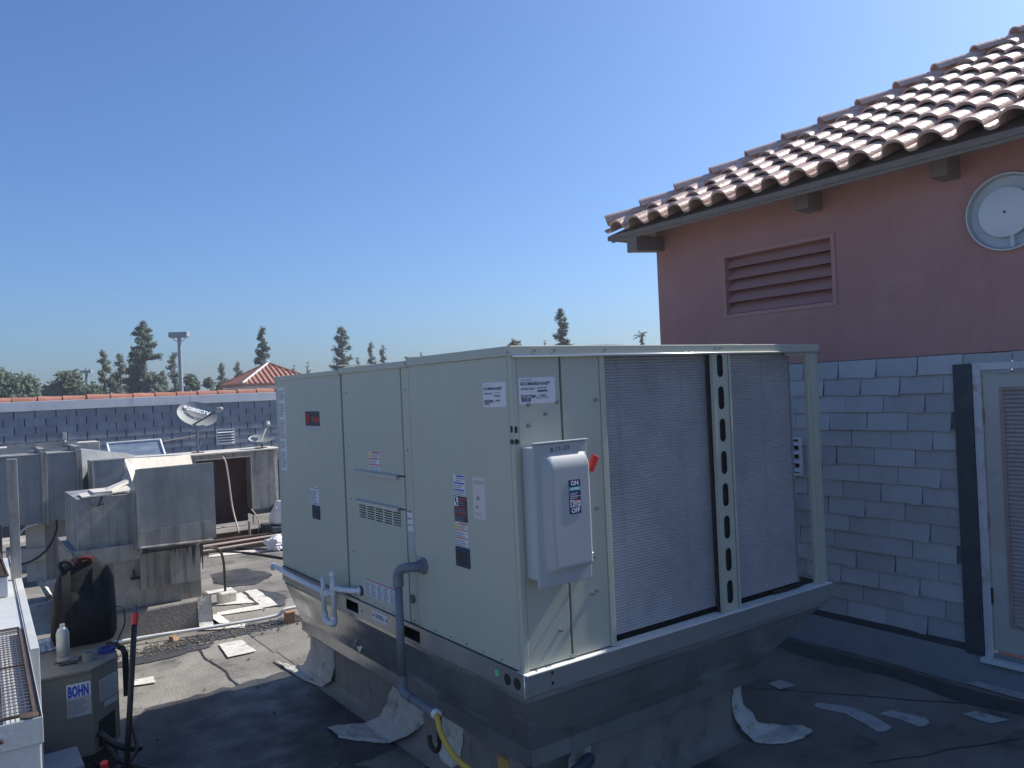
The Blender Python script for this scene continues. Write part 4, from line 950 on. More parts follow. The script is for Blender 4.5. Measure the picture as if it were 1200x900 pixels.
tag(MB().tube(curve([(.58, 10.9, .62), (.64, 10.88, .80), (.72, 10.9, .90), (.85, 10.95, .93)]), .009, 8).build('refrigerant_line', fascia_m, smooth=True), 'thin pale pipe bent up under the main duct', 'pipe')
# right box with the dark opening
DB = thing('open_plenum_box', 'metal air plenum with a tall dark brown opening, standing before the blue wall', 'air plenum', (3.8, 13.0, .3))
m_ = MB(); m_.box(3.09, 3.17, 13.0, 13.6, .42, 1.45); m_.box(3.17, 4.02, 13.0, 13.6, 1.375, 1.45); m_.box(4.02, 4.42, 13.0, 13.6, .50, 1.44); m_.build('plenum_shell', galv_dull, DB, bevel=.004)
MB().box(3.17, 4.02, 13.25, 13.27, .3, 1.375).build('inner_panel', mat('brown_panel', (.05, .028, .028), .7, col2=(.075, .045, .045), scale=4, stretch=(3, 1, .5)), DB)
m_ = MB(); m_.box(4.02, 4.035, 12.99, 13.02, .28, 1.40); m_.box(3.16, 4.02, 12.985, 12.999, 1.365, 1.385); m_.box(4.42, 4.47, 13.02, 13.2, .5, 1.44); m_.build('opening_trim', cream_duct, DB)
m_ = MB(); m_.box(2.0, 4.55, 12.93, 13.7, 1.452, 1.475); m_.build('top_lid', cream_duct, DB, bevel=.004)
m_ = MB(); m_.box(4.02, 4.6, 12.98, 13.5, .42, .498); m_.build('bottom_angle', darkblue, DB)
m_ = MB(); m_.prism([(4.30, 12.97, .5), (4.36, 12.97, .5), (4.36, 12.97, .56)], (0, .02, 0)); m_.box(4.45, 4.56, 13.0, 13.05, 0, .42); m_.build('support_leg', darkblue, DB)
# sloping cream duct face between the elbow and the plenum
m_ = MB(); a = (1.76, 10.62, 1.635); b = (3.12, 13.02, 1.47); c = (3.05, 12.6, .75); d = (1.82, 9.9, 1.02)
back = Vector((-.35, .55, -.12))
m_.add([a, b, c, d]+[tuple(Vector(p)+back) for p in (a, b, c, d)], [(0, 3, 2, 1), (4, 5, 6, 7), (0, 1, 5, 4), (1, 2, 6, 5), (2, 3, 7, 6), (3, 0, 4, 7)])
m_.build('sloped_duct', cream_duct, DB)
T = thing('small_duct_elbow', 'small square galvanised duct end between the main duct and the hooded cooler', 'duct elbow', (1.58, 10.5, 1.28))
MB().box(1.405, 1.745, 10.5, 11.0, 1.29, 1.64).build('duct_body', galv_blue, T, bevel=.004)
m_ = MB(); m_.box(1.395, 1.755, 10.49, 10.52, 1.641, 1.655); m_.box(1.395, 1.404, 10.49, 10.55, 1.27, 1.64); m_.build('edge_flange', cream_duct, T)
MB().box(1.42, 1.73, 10.55, 10.95, .9, 1.289).build('duct_riser', galv_dull, T)
# pipes and sleeper frame in front of the opening
T = thing('brown_sleeper_frame', 'rust-brown angle frame lying on blocks in front of the dark opening', 'metal frame', (3.8, 12.5, .1))
m_ = MB(); m_.box(2.95, 4.25, 12.30, 12.36, .12, .20); m_.box(2.95, 4.35, 12.9, 12.96, .12, .2); m_.box(4.20, 4.26, 12.36, 12.9, .12, .20); m_.box(3.0, 4.2, 12.36, 12.9, .12, .125); m_.build('frame_angle', rust, T, bevel=.003)
m_ = MB(); m_.tube([(2.9, 12.24, .155), (4.25, 12.27, .16)], .016, 8); m_.tube([(2.9, 12.22, .09), (4.25, 12.24, .10)], .014, 8); m_.tube([(3.1, 12.8, .31), (3.85, 12.8, .31)], .012, 8); m_.build('pipe', cable_w, T)
MB().cyl((3.88, 12.75, .12), (3.88, 12.75, .36), .02, 8).build('valve_stem', galv_dull, T)
m_ = MB(); m_.box(3.0, 4.15, 12.32, 12.9, .0, .118); m_.build('sleeper_block', roof_m2, T, bevel=.03)
tag(MB().tube(curve([(3.56, 12.92, 1.41), (3.60, 12.90, 1.3), (3.63, 12.88, 1.0), (3.655, 12.84, .6), (3.67, 12.6, .22)]), .013, 8).build('pinkish_hose', cable_w, smooth=True), 'pale pink hose hanging across the dark plenum opening', 'hose')
tag(MB().tube(curve([(3.98, 12.95, .52), (4.05, 12.9, .40), (4.08, 12.88, .25), (4.05, 12.86, .14)]), .010, 8).build('short_hose', cable_w, smooth=True), 'short pale hose drooping at the right side of the opening', 'hose')
# clear skylight panel leaning at the parapet
T = thing('framed_glass_panel', 'blue reflective glass panel in a pale metal frame above the ducts', 'glass panel', (2.6, 15, 1.4))
q = [Vector(p) for p in ((2.27, 15.0, 1.40), (3.06, 14.6, 1.40), (3.06, 14.95, 1.66), (2.27, 15.3, 1.64))]
m_ = MB(); m_.prism(q, (q[1]-q[0]).cross(q[3]-q[0]).normalized()*-.02); m_.build('glass', glassb, T)
m_ = MB()
for i in range(4): m_.cyl(q[i], q[(i+1) % 4], .022, 6)
m_.build('panel_frame', fascia_m, T)
# satellite dishes
def dish(name, label, c, aim, rw, rh, roll, feed_dir, feed_len, mastp, txt):
    T = thing(name, label, 'satellite dish', mastp, 'satellite dishes behind the unit')
    aim = Vector(aim).normalized(); rt_ = Vector((0, 0, 1)).cross(aim).normalized(); u_ = aim.cross(rt_)
    rt2 = rt_*math.cos(roll)+u_*math.sin(roll); u2 = -rt_*math.sin(roll)+u_*math.cos(roll); c = Vector(c)
    rings = []; n = 40
    for s_, off in ((1, 0), (-1, -.012)):
        seq = [.02, .25, .5, .75, .93, 1.0] if s_ == 1 else [1.0, .93, .75, .5, .25, .02]
        for k in seq:
            rings.append([tuple(c+rt2*(rw*k*math.cos(2*math.pi*i/n))+u2*(rh*k*math.sin(2*math.pi*i/n))+aim*(.07*k*k+off*(1 if k < 1 else .4))) for i in range(n)])
    m_ = MB(); m_.loops(rings); rf = m_.build('reflector', dishm, T, smooth='auto')
    fe = c+Vector(feed_dir)*feed_len; st_ = c+u2*(-rh*.95)+aim*.05
    MB().tube([st_, fe-Vector((0, 0, .01))], .014, 8).build('feed_arm', txt and mat('arm_dark', (.10, .11, .12), .5) or dishm, T)
    m_ = MB(); dv = (c-fe).normalized(); m_.tube([fe-dv*.06, fe, fe+dv*.05], [.03, .035, .045], 10); m_.tube([fe+rt2*.05, fe-rt2*.05], .025, 8); m_.build('feed_horn', dishm, T, smooth=True)
    MB().tube([tuple(c-aim*.02), tuple(c-aim*.10), (mastp[0], mastp[1], c.z-.12), mastp], .018, 8).build('mast', mat('mast_metal', (.12, .14, .17), .5, .3), T)
    m_ = MB(); m_.box(mastp[0]-.09, mastp[0]+.09, mastp[1]-.05, mastp[1]+.05, mastp[2], mastp[2]+.012); m_.build('foot_plate', rust, T)
    return T, rf, c, aim, rt2, u2
T, rf, c, aim, r2, u2 = dish('satellite_dish', 'larger tilted grey satellite dish with white lettering, mounted on the plenum roof', (3.28, 13.25, 2.06), (-.12, -.80, .62), .31, .235, R(-24), (.45, -.42, .16), .60, (3.28, 13.3, 1.476), True)
text('DIRECTV', .085, c+aim*.06-r2*.175+u2*.04, r2, u2, ink_white, rf, bold=.006)
MB().lathe(c+aim*.055-r2*.215+u2*.08, aim, [(.03, 0), (.03, .004)], 16).build('logo', ink_white, rf)
dish('satellite_dish', 'small white satellite dish lying nearly flat at the plenum roof edge', (4.28, 13.2, 1.585), (-.15, -.30, .93), .21, .17, 0, (.35, .2, .75), .36, (4.28, 13.25, 1.476), False)
# ------------------------------------------------------------ hooded evaporative cooler
E_ = thing('hooded_air_handler', 'old streaked sheet-metal air handler with a big box hood, on a curb behind the backpack', 'air handler', (1.5, 8.6, .1))
MB().box(.92, 2.12, 8.45, 9.6, .90, .93).build('base_flange', galv_dull, E_, bevel=.003)
MB().box(.97, 1.46, 8.42, 9.3, .93, 1.43).build('left_cabinet', galv_dull, E_, bevel=.006)
m_ = MB(); m_.box(.93, 1.50, 8.36, 8.42, .80, .95); m_.prism([(.80, 8.3, 1.05), (1.0, 8.3, .82), (1.0, 8.3, .50), (.82, 8.3, .55)], (0, .02, 0)); m_.build('side_bracket', galv_dull, E_)
m_ = MB(); m_.box(1.12, 1.28, 8.42, 8.8, 1.431, 1.475); m_.prism([(1.02, 8.40, 1.432), (1.46, 8.44, 1.45), (1.46, 8.75, 1.47), (1.02, 8.7, 1.44)], (0, 0, .012)); m_.prism([(1.26, 8.5, 1.445), (1.48, 8.75, 1.50), (1.48, 8.90, 1.50), (1.26, 8.7, 1.45)], (0, 0, .03)); m_.build('loose_lid', cream_duct, E_)
m_ = MB(); m_.tube([(1.10, 8.41, 1.37), (1.14, 8.40, 1.35), (1.20, 8.41, 1.36)], .008, 6); m_.tube([(1.19, 8.41, 1.43), (1.16, 8.40, 1.36)], .007, 6); m_.build('lid_clasp', black, E_)
m_ = MB(); m_.box(1.475, 1.50, 8.3, 8.36, .86, 1.50); m_.build('corner_angle', galv_dull, E_)
MB().box(1.02, 2.08, 8.5, 9.5, .30, .90).build('lower_cabinet', galv_dull, E_, bevel=.006)
MB().box(1.50, 2.06, 8.44, 8.498, .48, .83).build('access_door', galv_dull, E_, bevel=.004)
m_ = MB(); m_.box(1.42, 1.52, 8.46, 8.5, .585, .605); m_.box(1.44, 1.455, 8.45, 8.48, .60, .68); m_.build('door_catch', black, E_)
# hood: box open below with sloped left side and a tucked lower lip
hx0, hx1, hy0, hy1 = 1.455, 2.155, 8.18, 8.455
m_ = MB(); s_ = .006
m_.prism([(hx0+.0, hy0, 1.08), (hx1, hy0, 1.105), (hx1, hy0, 1.675), (hx0, hy0, 1.670)], (0, s_, 0))
m_.build('hood_front', galv_blue, E_, bevel=.002)
m_ = MB(); m_.prism([(hx0+.002, hy0-.004, .935), (hx1-.03, hy0-.004, .915), (hx1+.002, hy0-.004, .96), (hx1+.002, hy0-.004, 1.11), (hx0+.002, hy0-.004, 1.085)], (0, s_, 0)); m_.build('hood_lip', galv_dull, E_)
m_ = MB(); m_.prism([(hx0-.0001, hy0, .93), (hx0-.0001, hy0, 1.67), (hx0-.03, hy1, 1.40), (hx0-.03, hy1, .88)], (-s_, 0, 0)); m_.build('hood_side', galv_dull, E_)
m_ = MB(); m_.prism([(hx1+.0001, hy0, .93), (hx1+.0001, hy1, .88), (hx1+.0001, hy1, 1.60), (hx1+.0001, hy0, 1.675)], (s_, 0, 0)); m_.build('hood_side', galv_dull, E_)
m_ = MB(); m_.prism([(hx0, hy0, 1.6715), (hx1, hy0, 1.6765), (hx1, hy1, 1.60), (hx0-.03, hy1, 1.41)], (0, 0, s_)); m_.build('hood_top', cream_duct, E_)
m_ = MB(); m_.tube([(hx0, hy0-.006, .932), (hx1-.03, hy0-.006, .912)], .012, 8); m_.box(hx0-.012, hx0+.014, hy0-.012, hy0+.01, .93, 1.672); m_.build('hood_edge', galv_dull, E_)
MB().box(.98, 2.11, 8.38, 9.6, 0, .30).build('curb_base', curb_m, E_, bevel=.02)
for pts, sd in (([(2.02, 8.50), (2.02, 8.30), (2.22, 8.22), (2.30, 8.42), (2.2, 8.52)], 3), ):
    patch(pts, seed=sd, z=.02, name='mastic_foot', parent=E_)
m_ = MB(); vs = []; nn = 8
prof = [(.0, .33), (.004, .20), (.02, .09), (.08, .035), (.18, .02)]
for j, (d, z) in enumerate(prof):
    for i in range(nn+1): vs.append((2.125+d+.02*noise.noise(Vector((i*.6, z*9, 2))), 8.34+i*.05-.02*j*0, z+.012*noise.noise(Vector((i*.8, j, 7)))))
m_.add(vs, [(j*(nn+1)+i, j*(nn+1)+i+1, (j+1)*(nn+1)+i+1, (j+1)*(nn+1)+i) for j in range(4) for i in range(nn)]); 
vs = []
for j, (d, z) in enumerate(prof):
    for i in range(4): vs.append((2.0+i*.045, 8.375-d*.5-.012+.01*noise.noise(Vector((i, z*9, 4))), z))
m_.add(vs, [(j*4+i, j*4+i+1, (j+1)*4+i+1, (j+1)*4+i) for j in range(4) for i in range(3)])
m_.build('mastic_skirt', mastic, E_, smooth=True)
rr = random.Random(4); m_ = MB()
for k in range(16):
    x = 1.62+.50*rr.random()**.6; l = rr.uniform(.03, .22)*(1.4 if x > 1.9 else .6); w0 = rr.uniform(.004, .012); yy = 8.4385 if x < 2.055 else 8.494
    m_.add([(x-w0, yy-.0006*k*.1, .83), (x+w0, yy-.0006*k*.1, .83), (x+w0*.2, yy-.0006*k*.1, .83-l), (x-w0*.2, yy-.0006*k*.1, .83-l)], [(0, 3, 2, 1)])
m_.build('drip_stain', mat('drip_dark', (.05, .055, .06), .8), E_, kind='stuff')
# foot flares near far curb, pipe penetration, cables
stain_shade(2.35, 8.0, 1.0, .14, 21, .0114); stain_shade(3.0, 10.4, .35, .5, 22, .0106); stain_shade(1.5, 7.75, .5, .12, 23, .0116); stain_shade(2.9, 9.1, .2, .5, 25, .0118)
m_ = MB(); m_.lathe((2.60, 12.3-.6, 0), (0, 0, 1), [(.16, .01), (.08, .05), (.06, .2), (.03, .22)], 14); tag(m_.build('roof_vent_stub', mastic, smooth=True), 'stubby mastic-coated vent stub beyond the hooded air handler', 'vent stub')
T = thing('pitch_pocket', 'cream mastic block with a bent cable rising out of it, beside the hooded air handler', 'pipe pocket', (2.53, 9.25, 0))
MB().box(2.44, 2.63, 9.18, 9.36, .01, .13).build('mastic_block', mastic, T, bevel=.02)
MB().tube(curve([(2.52, 9.27, .12), (2.52, 9.27, .35), (2.49, 9.2, .52), (2.42, 9.1, .64), (2.28, 9.0, .70), (2.12, 8.9, .71)]), .014, 8).build('cable', cable_m, T, smooth=True)
tag(MB().tube(curve([(2.2, 12.6, .03), (3.0, 12.7, .022), (3.45, 12.45, .022), (4.03, 11.73, .022), (4.5, 11.2, .022)]), .02, 8).build('roof_cable', cable_m, smooth=True), 'dark cable on the roof beyond the hooded air handler, the farther one', 'cable')
tag(MB().tube(curve([(2.6, 12.6, .03), (3.17, 12.4, .022), (3.57, 11.89, .022), (3.82, 11.12, .022), (4.0, 10.6, .022)]), .02, 8).build('roof_cable', cable_m, smooth=True), 'dark cable on the roof beyond the hooded air handler, the nearer one', 'cable')
tag(MB().tube(curve([(.8, 8.35, .05), (1.42, 8.27, .065), (2.09, 8.15, .062), (2.66, 8.05, .07), (2.80, 8.03, .125), (3.3, 8.05, .09)]), .016, 10).build('roof_pipe', fascia_m, smooth=True), 'thin pale pipe running across the roof to the big unit', 'pipe')
# crumpled bags near far end of the unit
def blob(name, c, s_, m, label, cat, seed, amp=.35, group=None):
    bm = bmesh.new(); bmesh.ops.create_icosphere(bm, subdivisions=4, radius=1)
    for v in bm.verts:
        p = v.co.copy(); k = 1+amp*noise.noise(p*1.6+Vector((seed, 0, 0)))+amp*.5*abs(noise.noise(p*4+Vector((0, seed, 0))))
        v.co = Vector((p.x*s_[0]*k, p.y*s_[1]*k, max(p.z*s_[2]*k, -s_[2]*.5)))
    me = bpy.data.meshes.new(name); bm.to_mesh(me); bm.free()
    o = link(name, me, m, None); o.location = Vector(c)+Vector((0, 0, s_[2]*.5)); return tag(o, label, cat, group)
blob('plastic_bag', (4.0, 11.9, .02), (.16, .16, .13), bagw, 'white crumpled plastic bag on the roof just left of the big unit', 'bag', 3)
blob('plastic_bag', (4.35, 12.5, .3), (.20, .16, .24), bagw, 'puffy pale bag on the blue ledge, higher and farther than the white one', 'bag', 8, .2)
MB_ = MB().box(4.1, 5.0, 12.3, 12.9, 0, .28).build('equipment_plinth', darkblue, bevel=.01); tag(MB_, 'low dark blue plinth carrying a pale bag behind the big unit', 'plinth')
# low curb corner with white mastic at far left
T = thing('low_duct_curb', 'low curb corner edged in thick white mastic at the left behind the cabinets', 'curb', (.7, 9.8, 0))
MB().box(-.6, .80, 9.3, 10.25, 0, .33).build('curb_top', roof_m2, T, bevel=.02)
vs = []; nn = 16; prof = [(0, .345), (.03, .33), (.04, .16), (.08, .06), (.17, .022)]; m_ = MB()
pathc = [(.45, 9.28), (.62, 9.27), (.78, 9.29), (.83, 9.4), (.83, 9.7), (.83, 10.1)]
for j, (d, z) in enumerate(prof):
    for (x, y) in pathc:
        dx_ = d if x > .77 else 0; dy_ = -d if y < 9.35 else 0
        vs.append((x+dx_+.01*noise.noise(Vector((x*9, y*9, j))), y+dy_, z+.008*noise.noise(Vector((x*9, y*9, j+9)))))
n = len(pathc); m_.add(vs, [(j*n+i, (j+1)*n+i, (j+1)*n+i+1, j*n+i+1) for j in range(4) for i in range(n-1)]); m_.build('mastic_edge', mastic, T, smooth=True)
T = thing('galvanised_post', 'upright galvanised channel post at far left beside the white cabinet', 'post', (.38, 6.6, 0))
MB().box(.345, .405, 6.6, 6.66, 0, 1.94).build('channel', galv_dull, T, bevel=.003)
T = thing('dark_control_box', 'black equipment box in shadow behind the white cabinet at far left', 'equipment box', (.1, 7.2, .5))
MB().box(-.5, .335, 7.4, 7.9, .3, 1.40).build('box_body', mat('dark_box', (.02, .024, .032), .6), T, bevel=.008)
MB().box(-.4, .25, 7.39, 7.398, .5, 1.2).build('box_door', black, T, bevel=.003)

# ------------------------------------------------------------ white condenser cabinet (near left)
WC = thing('white_condenser_cabinet', 'long white sheet-metal condenser with rusty wire grille on top, lower left corner', 'condenser', (.2, 3.6, .1))
WC.rotation_euler = (0, 0, 0)
def rotp(mb): mb.T = Matrix.Translation((.262, 3.58, 0)) @ Matrix.Rotation(R(-1.7), 4, 'Z'); return mb
m_ = rotp(MB()); m_.box(-1.1, 0, 0, 4.1, .12, 1.0); m_.build('cabinet_body', white_c, WC, bevel=.006)
m_ = rotp(MB()); m_.box(-1.1, .004, -.006, 1.55, 1.0, 1.035); m_.box(-1.1, .004, 1.55, 4.1, 1.0, 1.088); m_.box(-.12, .004, 0, 1.55, 1.035, 1.07); m_.build('top_panel', white_c, WC, bevel=.006)
m_ = rotp(MB()); m_.box(-1.1, .006, -.010, -.006, 1.0, 1.10); m_.box(.0045, .008, -.01, 4.1, 1.0, 1.10); m_.build('top_rim', white_c, WC, bevel=.002)
m_ = rotp(MB()); m_.box(.012, .052, 1.03, 4.1, .1, 1.10); m_.build('side_trim', white_c, WC, bevel=.003)
m_ = rotp(MB()); m_.lathe((-.13, -.012, 1.04), (0, -1, 0), [(.010, 0), (.006, .006)], 10); m_.build('bolt', rust, WC)
g_ = rotp(MB()); gx0, gx1, gy0, gy1, gz = -1.05, -.02, .04, 1.50, 1.105
for i in range(int((gx1-gx0)/.0165)+1): x = gx0+.0165*i; g_.tube([(x, gy0, gz), (x, gy1, gz)], .0017, 3)
for j in range(int((gy1-gy0)/.045)+1): y = gy0+.045*j; g_.tube([(gx0, y, gz+.0015), (gx1, y, gz+.0015)], .0026, 3)
gr = g_.build('wire_mesh', mat('mesh_wire', (.09, .085, .085), .7, .3, col2=(.16, .13, .115), scale=20), WC); 
g_ = rotp(MB()); g_.tube([(gx0, gy0, gz), (gx1, gy0, gz), (gx1, gy1, gz), (gx0, gy1, gz)], .007, 6); g_.tube([(gx0, .75, gz+.002), (gx1, .75, gz+.002)], .006, 6)
g_.box(gx1-.006, gx1+.010, gy0, gy1, 1.075, gz-.002)
g_.build('mesh_frame', rust, WC)
g_ = rotp(MB()); g_.lathe((-.035, .02, 1.102), (0, 0, 1), [(.032, 0), (.032, .006), (.015, .008)], 16); g_.build('clamp_washer', rust, WC)
g_ = rotp(MB()); cx, cy, rr_ = -.40, .70, .36
g_.lathe((cx, cy, 1.036), (0, 0, 1), [(rr_, 0), (rr_, .004)], 40); g_.build('fan_opening', void, WC)
g_ = rotp(MB()); g_.tube([(cx+rr_*math.cos(a*math.pi/20), cy+rr_*math.sin(a*math.pi/20), 1.045) for a in range(41)], .012, 6); g_.build('fan_ring', galv_dull, WC)
for k in range(4):
    a = k*math.pi/2+.4; g_ = rotp(MB()); d1 = Vector((math.cos(a), math.sin(a), 0)); d2 = Vector((-math.sin(a), math.cos(a), 0)); c0 = Vector((cx, cy, 1.055))
    g_.prism([c0+d1*.05-d2*.03, c0+d1*.31-d2*.09+Vector((0, 0, -.012)), c0+d1*.31+d2*.08+Vector((0, 0, .014)), c0+d1*.05+d2*.04], (0, 0, .002)); g_.build('fan_blade', galv_dull, WC)
T = thing('small_mesh_unit', 'small white unit with a wire mesh top, behind the long white cabinet', 'condenser', (.1, 5.9, 1.1))
m_ = MB(); m_.box(-.6, .295, 6.05, 7.2, 1.092, 1.22); m_.build('unit_body', white_c, T, bevel=.005)
g_ = MB()
for i in range(60): g_.tube([(-.6+.015*i, 6.05, 1.225), (-.6+.015*i, 7.2, 1.225)], .0018, 3)
for i in range(76): g_.tube([(-.6, 6.05+.015*i, 1.227), (.29, 6.05+.015*i, 1.227)], .0018, 3)
g_.build('wire_mesh', rust, T)
MB().tube([(-.6, 6.05, 1.228), (.295, 6.05, 1.228), (.295, 7.2, 1.228)], .009, 6).build('mesh_frame', rust, T)

# ------------------------------------------------------------ beige condensing unit with things on it
BC = thing('beige_condensing_unit', 'beige condensing unit with blue-lettered label, backpack and spray can on top', 'condensing unit', (.6, 5.6, .15))
tp = [(.40, 5.44), (.672, 5.43), (.845, 5.60), (.90, 6.45), (.46, 6.5)]
def inset(k): return [( .65+(x-.65)*k, 5.95+(y-5.95)*k) for x, y in tp]
MB().prism([(x, y, .18) for x, y in inset(.985)], (0, 0, .50)).build('cabinet', beige, BC, bevel=.004)
MB().prism([(x, y, .680) for x, y in inset(1.0)], (0, 0, .02)).build('top_panel', beige, BC, bevel=.004)
MB().prism([(x, y, 0) for x, y in inset(.9)], (0, 0, .18)).build('base', tar, BC)
# service opening on the angled face
A1 = Vector((.672*.985+.65*.015, 5.43*.985+5.95*.015, 0)); A2 = Vector((.845*.985+.65*.015, 5.60*.985+5.95*.015, 0)); fd = (A2-A1).normalized(); fn = Vector((fd.y, -fd.x, 0))
L_ = (A2-A1).length
MB().prism([tuple(A1+fd*(L_*.18)+fn*.001+Vector((0, 0, .2))), tuple(A1+fd*(L_*.80)+fn*.001+Vector((0, 0, .2))), tuple(A1+fd*(L_*.80)+fn*.001+Vector((0, 0, .375))), tuple(A1+fd*(L_*.18)+fn*.001+Vector((0, 0, .36)))], fn*.002).build('service_opening', void, BC)
fy = 5.43*.985+5.95*.015+.002
def onbc(x, z, d=0): return Vector((x, fy-.0020-d+ (x-.4)*-.035+.0, z))
fr = Vector((.672-.40, 5.43-5.44, 0)).normalized()
P0 = Vector((.535, 5.44*.985+5.95*.015-.0065, 0))
lb = bars(label_g, P0+UZ*.415, fr, UZ, [(0, .130, .015, .215)], .001).build('label', label_g, BC)
bars(ink_white, P0+UZ*.545-Vector((0, .0012, 0)), fr, UZ, [(.001, .129, 0, .083)], .0006).build('label_band', label_w, lb)
text('BOHN', .088, P0+UZ*.553-Vector((0, .0022, 0))+fr*.007, fr, UZ, ink_blue, lb, bold=.0045, sx=.44)
bars(ink, P0+UZ*.42-Vector((0, .0013, 0)), fr, UZ, printlines(.006, .122, .03, .115, 8, .5, 41)+printlines(.006, .07, .004, .024, 2, .4, 42)).build('print', ink_g, lb)
lb = bars(label_g, A1+fd*(L_*.25)+fn*.002+UZ*.47, fd, UZ, [(0, L_*.70, 0, .135)], -.001).build('label', label_g, BC)
bars(ink_g, A1+fd*(L_*.27)+fn*.0035+UZ*.475, fd, UZ, printlines(0, L_*.64, 0, .125, 10, .4, 43), -.0006).build('print', ink_g, lb)
bars(label_g, A1+fd*(L_*.42)+fn*.002+UZ*.425, fd, UZ, [(0, L_*.52, 0, .036)], -.001).build('label', label_g, BC)
m_ = MB(); m_.tube(curve([(.70, 5.44, .30), (.76, 5.36, .25), (.84, 5.34, .20), (.92, 5.42, .15)]), .02, 8)
m_.tube(curve([(.72, 5.46, .24), (.78, 5.30, .16), (.90, 5.22, .10), (1.0, 5.3, .02)]), .016, 8); m_.tube(curve([(.66, 5.42, .14), (.74, 5.22, .13), (.86, 5.2, .22), (.88, 5.4, .3)]), .012, 8)
tag(m_.build('hose_tangle', black, smooth=True), 'tangle of black hoses by the opening of the beige unit', 'hoses')
m_ = MB(); m_.box(.36, .56, 4.95, 5.25, 0, .33); tag(m_.build('grey_blue_box', mat('grey_blue_box', (.17, .20, .25), .55, col2=(.22, .25, .30), scale=5), bevel=.006), 'small grey-blue box on the roof at the foot of the beige unit', 'box')
# spray can
S = thing('spray_can', 'silver spray can with a domed top, standing on the beige unit', 'spray can', (.555, 5.72, .70))
MB().lathe((.555, 5.72, .70), (0, 0, 1), [(.035, 0), (.037, .004), (.037, .175), (.033, .186)], 24).build('can_body', canm, S, smooth='auto')
MB().lathe((.555, 5.72, .886), (0, 0, 1), [(.033, 0), (.028, .015), (.018, .026), (.014, .028), (.014, .046)], 20).build('can_dome', canm, S, smooth='auto')
MB().lathe((.555, 5.72, .701), (0, 0, 1), [(.0375, .010), (.0375, .028)], 24).build('can_print_band', label_g, S)
# tape rolls and small tools
def roll(name, c, r_, h_, m, label, tilt=0):
    m_ = MB(); m_.T = Matrix.Translation(c) @ Matrix.Rotation(tilt, 4, 'X'); n = 28
    rings = [[(rr_*math.cos(2*math.pi*k/n), rr_*math.sin(2*math.pi*k/n), z) for k in range(n)] for rr_, z in ((r_, 0), (r_, h_), (r_*.62, h_), (r_*.62, 0), (r_, 0))]
    m_.loops(rings, cap=False); tag(m_.build(name, m, smooth='auto'), label, 'tape roll', 'tape rolls on the beige unit')
roll('tape_roll', (.80, 5.73, .70), .052, .028, tapeblue, 'roll of blue tape near the right edge of the beige unit')
roll('tape_roll', (.685, 5.62, .70), .042, .052, tapegrey, 'grey roll of tape between the can and the blue tape')
m_ = MB(); m_.tube([(.52, 5.62, .706), (.62, 5.60, .706)], .005, 6); m_.tube([(.50, 5.68, .706), (.60, 5.64, .707), (.66, 5.66, .706)], .004, 6); m_.tube([(.64, 5.70, .706), (.72, 5.72, .712)], .008, 6); m_.tube([(.66, 5.735, .706), (.71, 5.70, .714)], .007, 6)
tag(m_.build('small_tools', black), 'thin dark hand tools lying around the spray can', 'tools')
# rag
bm = bmesh.new(); bmesh.ops.create_grid(bm, x_segments=26, y_segments=20, size=1)
for v in bm.verts:
    p = v.co.copy(); e_ = 1-max(abs(p.x), abs(p.y))**3
    v.co = Vector((.09*p.x+.015*noise.noise(p*3), .15*p.y+.02*noise.noise(p*2+Vector((4, 0, 0))), .004+.05*e_*abs(noise.noise(p*2.2+Vector((1, 2, 0))))+.012*abs(noise.noise(p*7))))
me = bpy.data.meshes.new('rag'); bm.to_mesh(me); bm.free()
for p in me.polygons: p.use_smooth = True
o = link('plastic_rag', me, plasticbag, None); o.location = (.50, 6.16, .70); tag(o, 'crumpled pale blue rag between the spray can and the white cabinet', 'rag')
# backpack
BP = thing('backpack', 'black nylon backpack with a red top handle, standing on the beige unit', 'backpack', (.72, 6.12, .70))
bm = bmesh.new(); secs = [(0, .178, .12), (.05, .196, .14), (.16, .192, .145), (.28, .186, .135), (.38, .175, .12), (.45, .155, .10), (.51, .115, .075), (.55, .06, .04)]
rings = []; n = 48
hs = []
for k in range(33):
    t = k/32*.55
    for (z0, a0, b0), (z1, a1, b1) in zip(secs[:-1], secs[1:]):
        if z0 <= t <= z1+1e-9: s_ = (t-z0)/(z1-z0); hs.append((t, a0+(a1-a0)*s_, b0+(b1-b0)*s_)); break
for z, a, b in hs:
    rg = []
    for i in range(n):
        th = 2*math.pi*i/n; cx_, sy_ = math.cos(th), math.sin(th); e_ = .62
        x = a*math.copysign(abs(cx_)**e_, cx_); y = b*math.copysign(abs(sy_)**e_, sy_)
        k_ = 1+.05*noise.noise(Vector((x*9, y*9, z*7)))+.035*abs(noise.noise(Vector((x*6, y*30, z*14))))
        if sy_ < -.3 and .06 < z < .33 and abs(x) < .15: y -= .045*math.sin((z-.06)/.27*math.pi)**.4
        rg.append((.725+x*k_+.03*z, 6.12+y*k_, .70+z*1.04))
    rings.append(rg)
m_ = MB(); m_.loops(rings); m_.build('bag_body', cloth, BP, smooth=True)
MB().tube(curve([(.70, 6.05, 1.235), (.70, 6.04, 1.262), (.73, 6.035, 1.272), (.765, 6.04, 1.264), (.77, 6.05, 1.235)], 6), .015, 10).build('top_handle', redcloth, BP, smooth=True)
MB().tube(curve([(.60, 6.03, 1.20), (.585, 6.0, 1.255), (.625, 6.0, 1.27), (.66, 6.02, 1.23)], 6), .014, 8).build('strap_loop', cloth, BP, smooth=True)
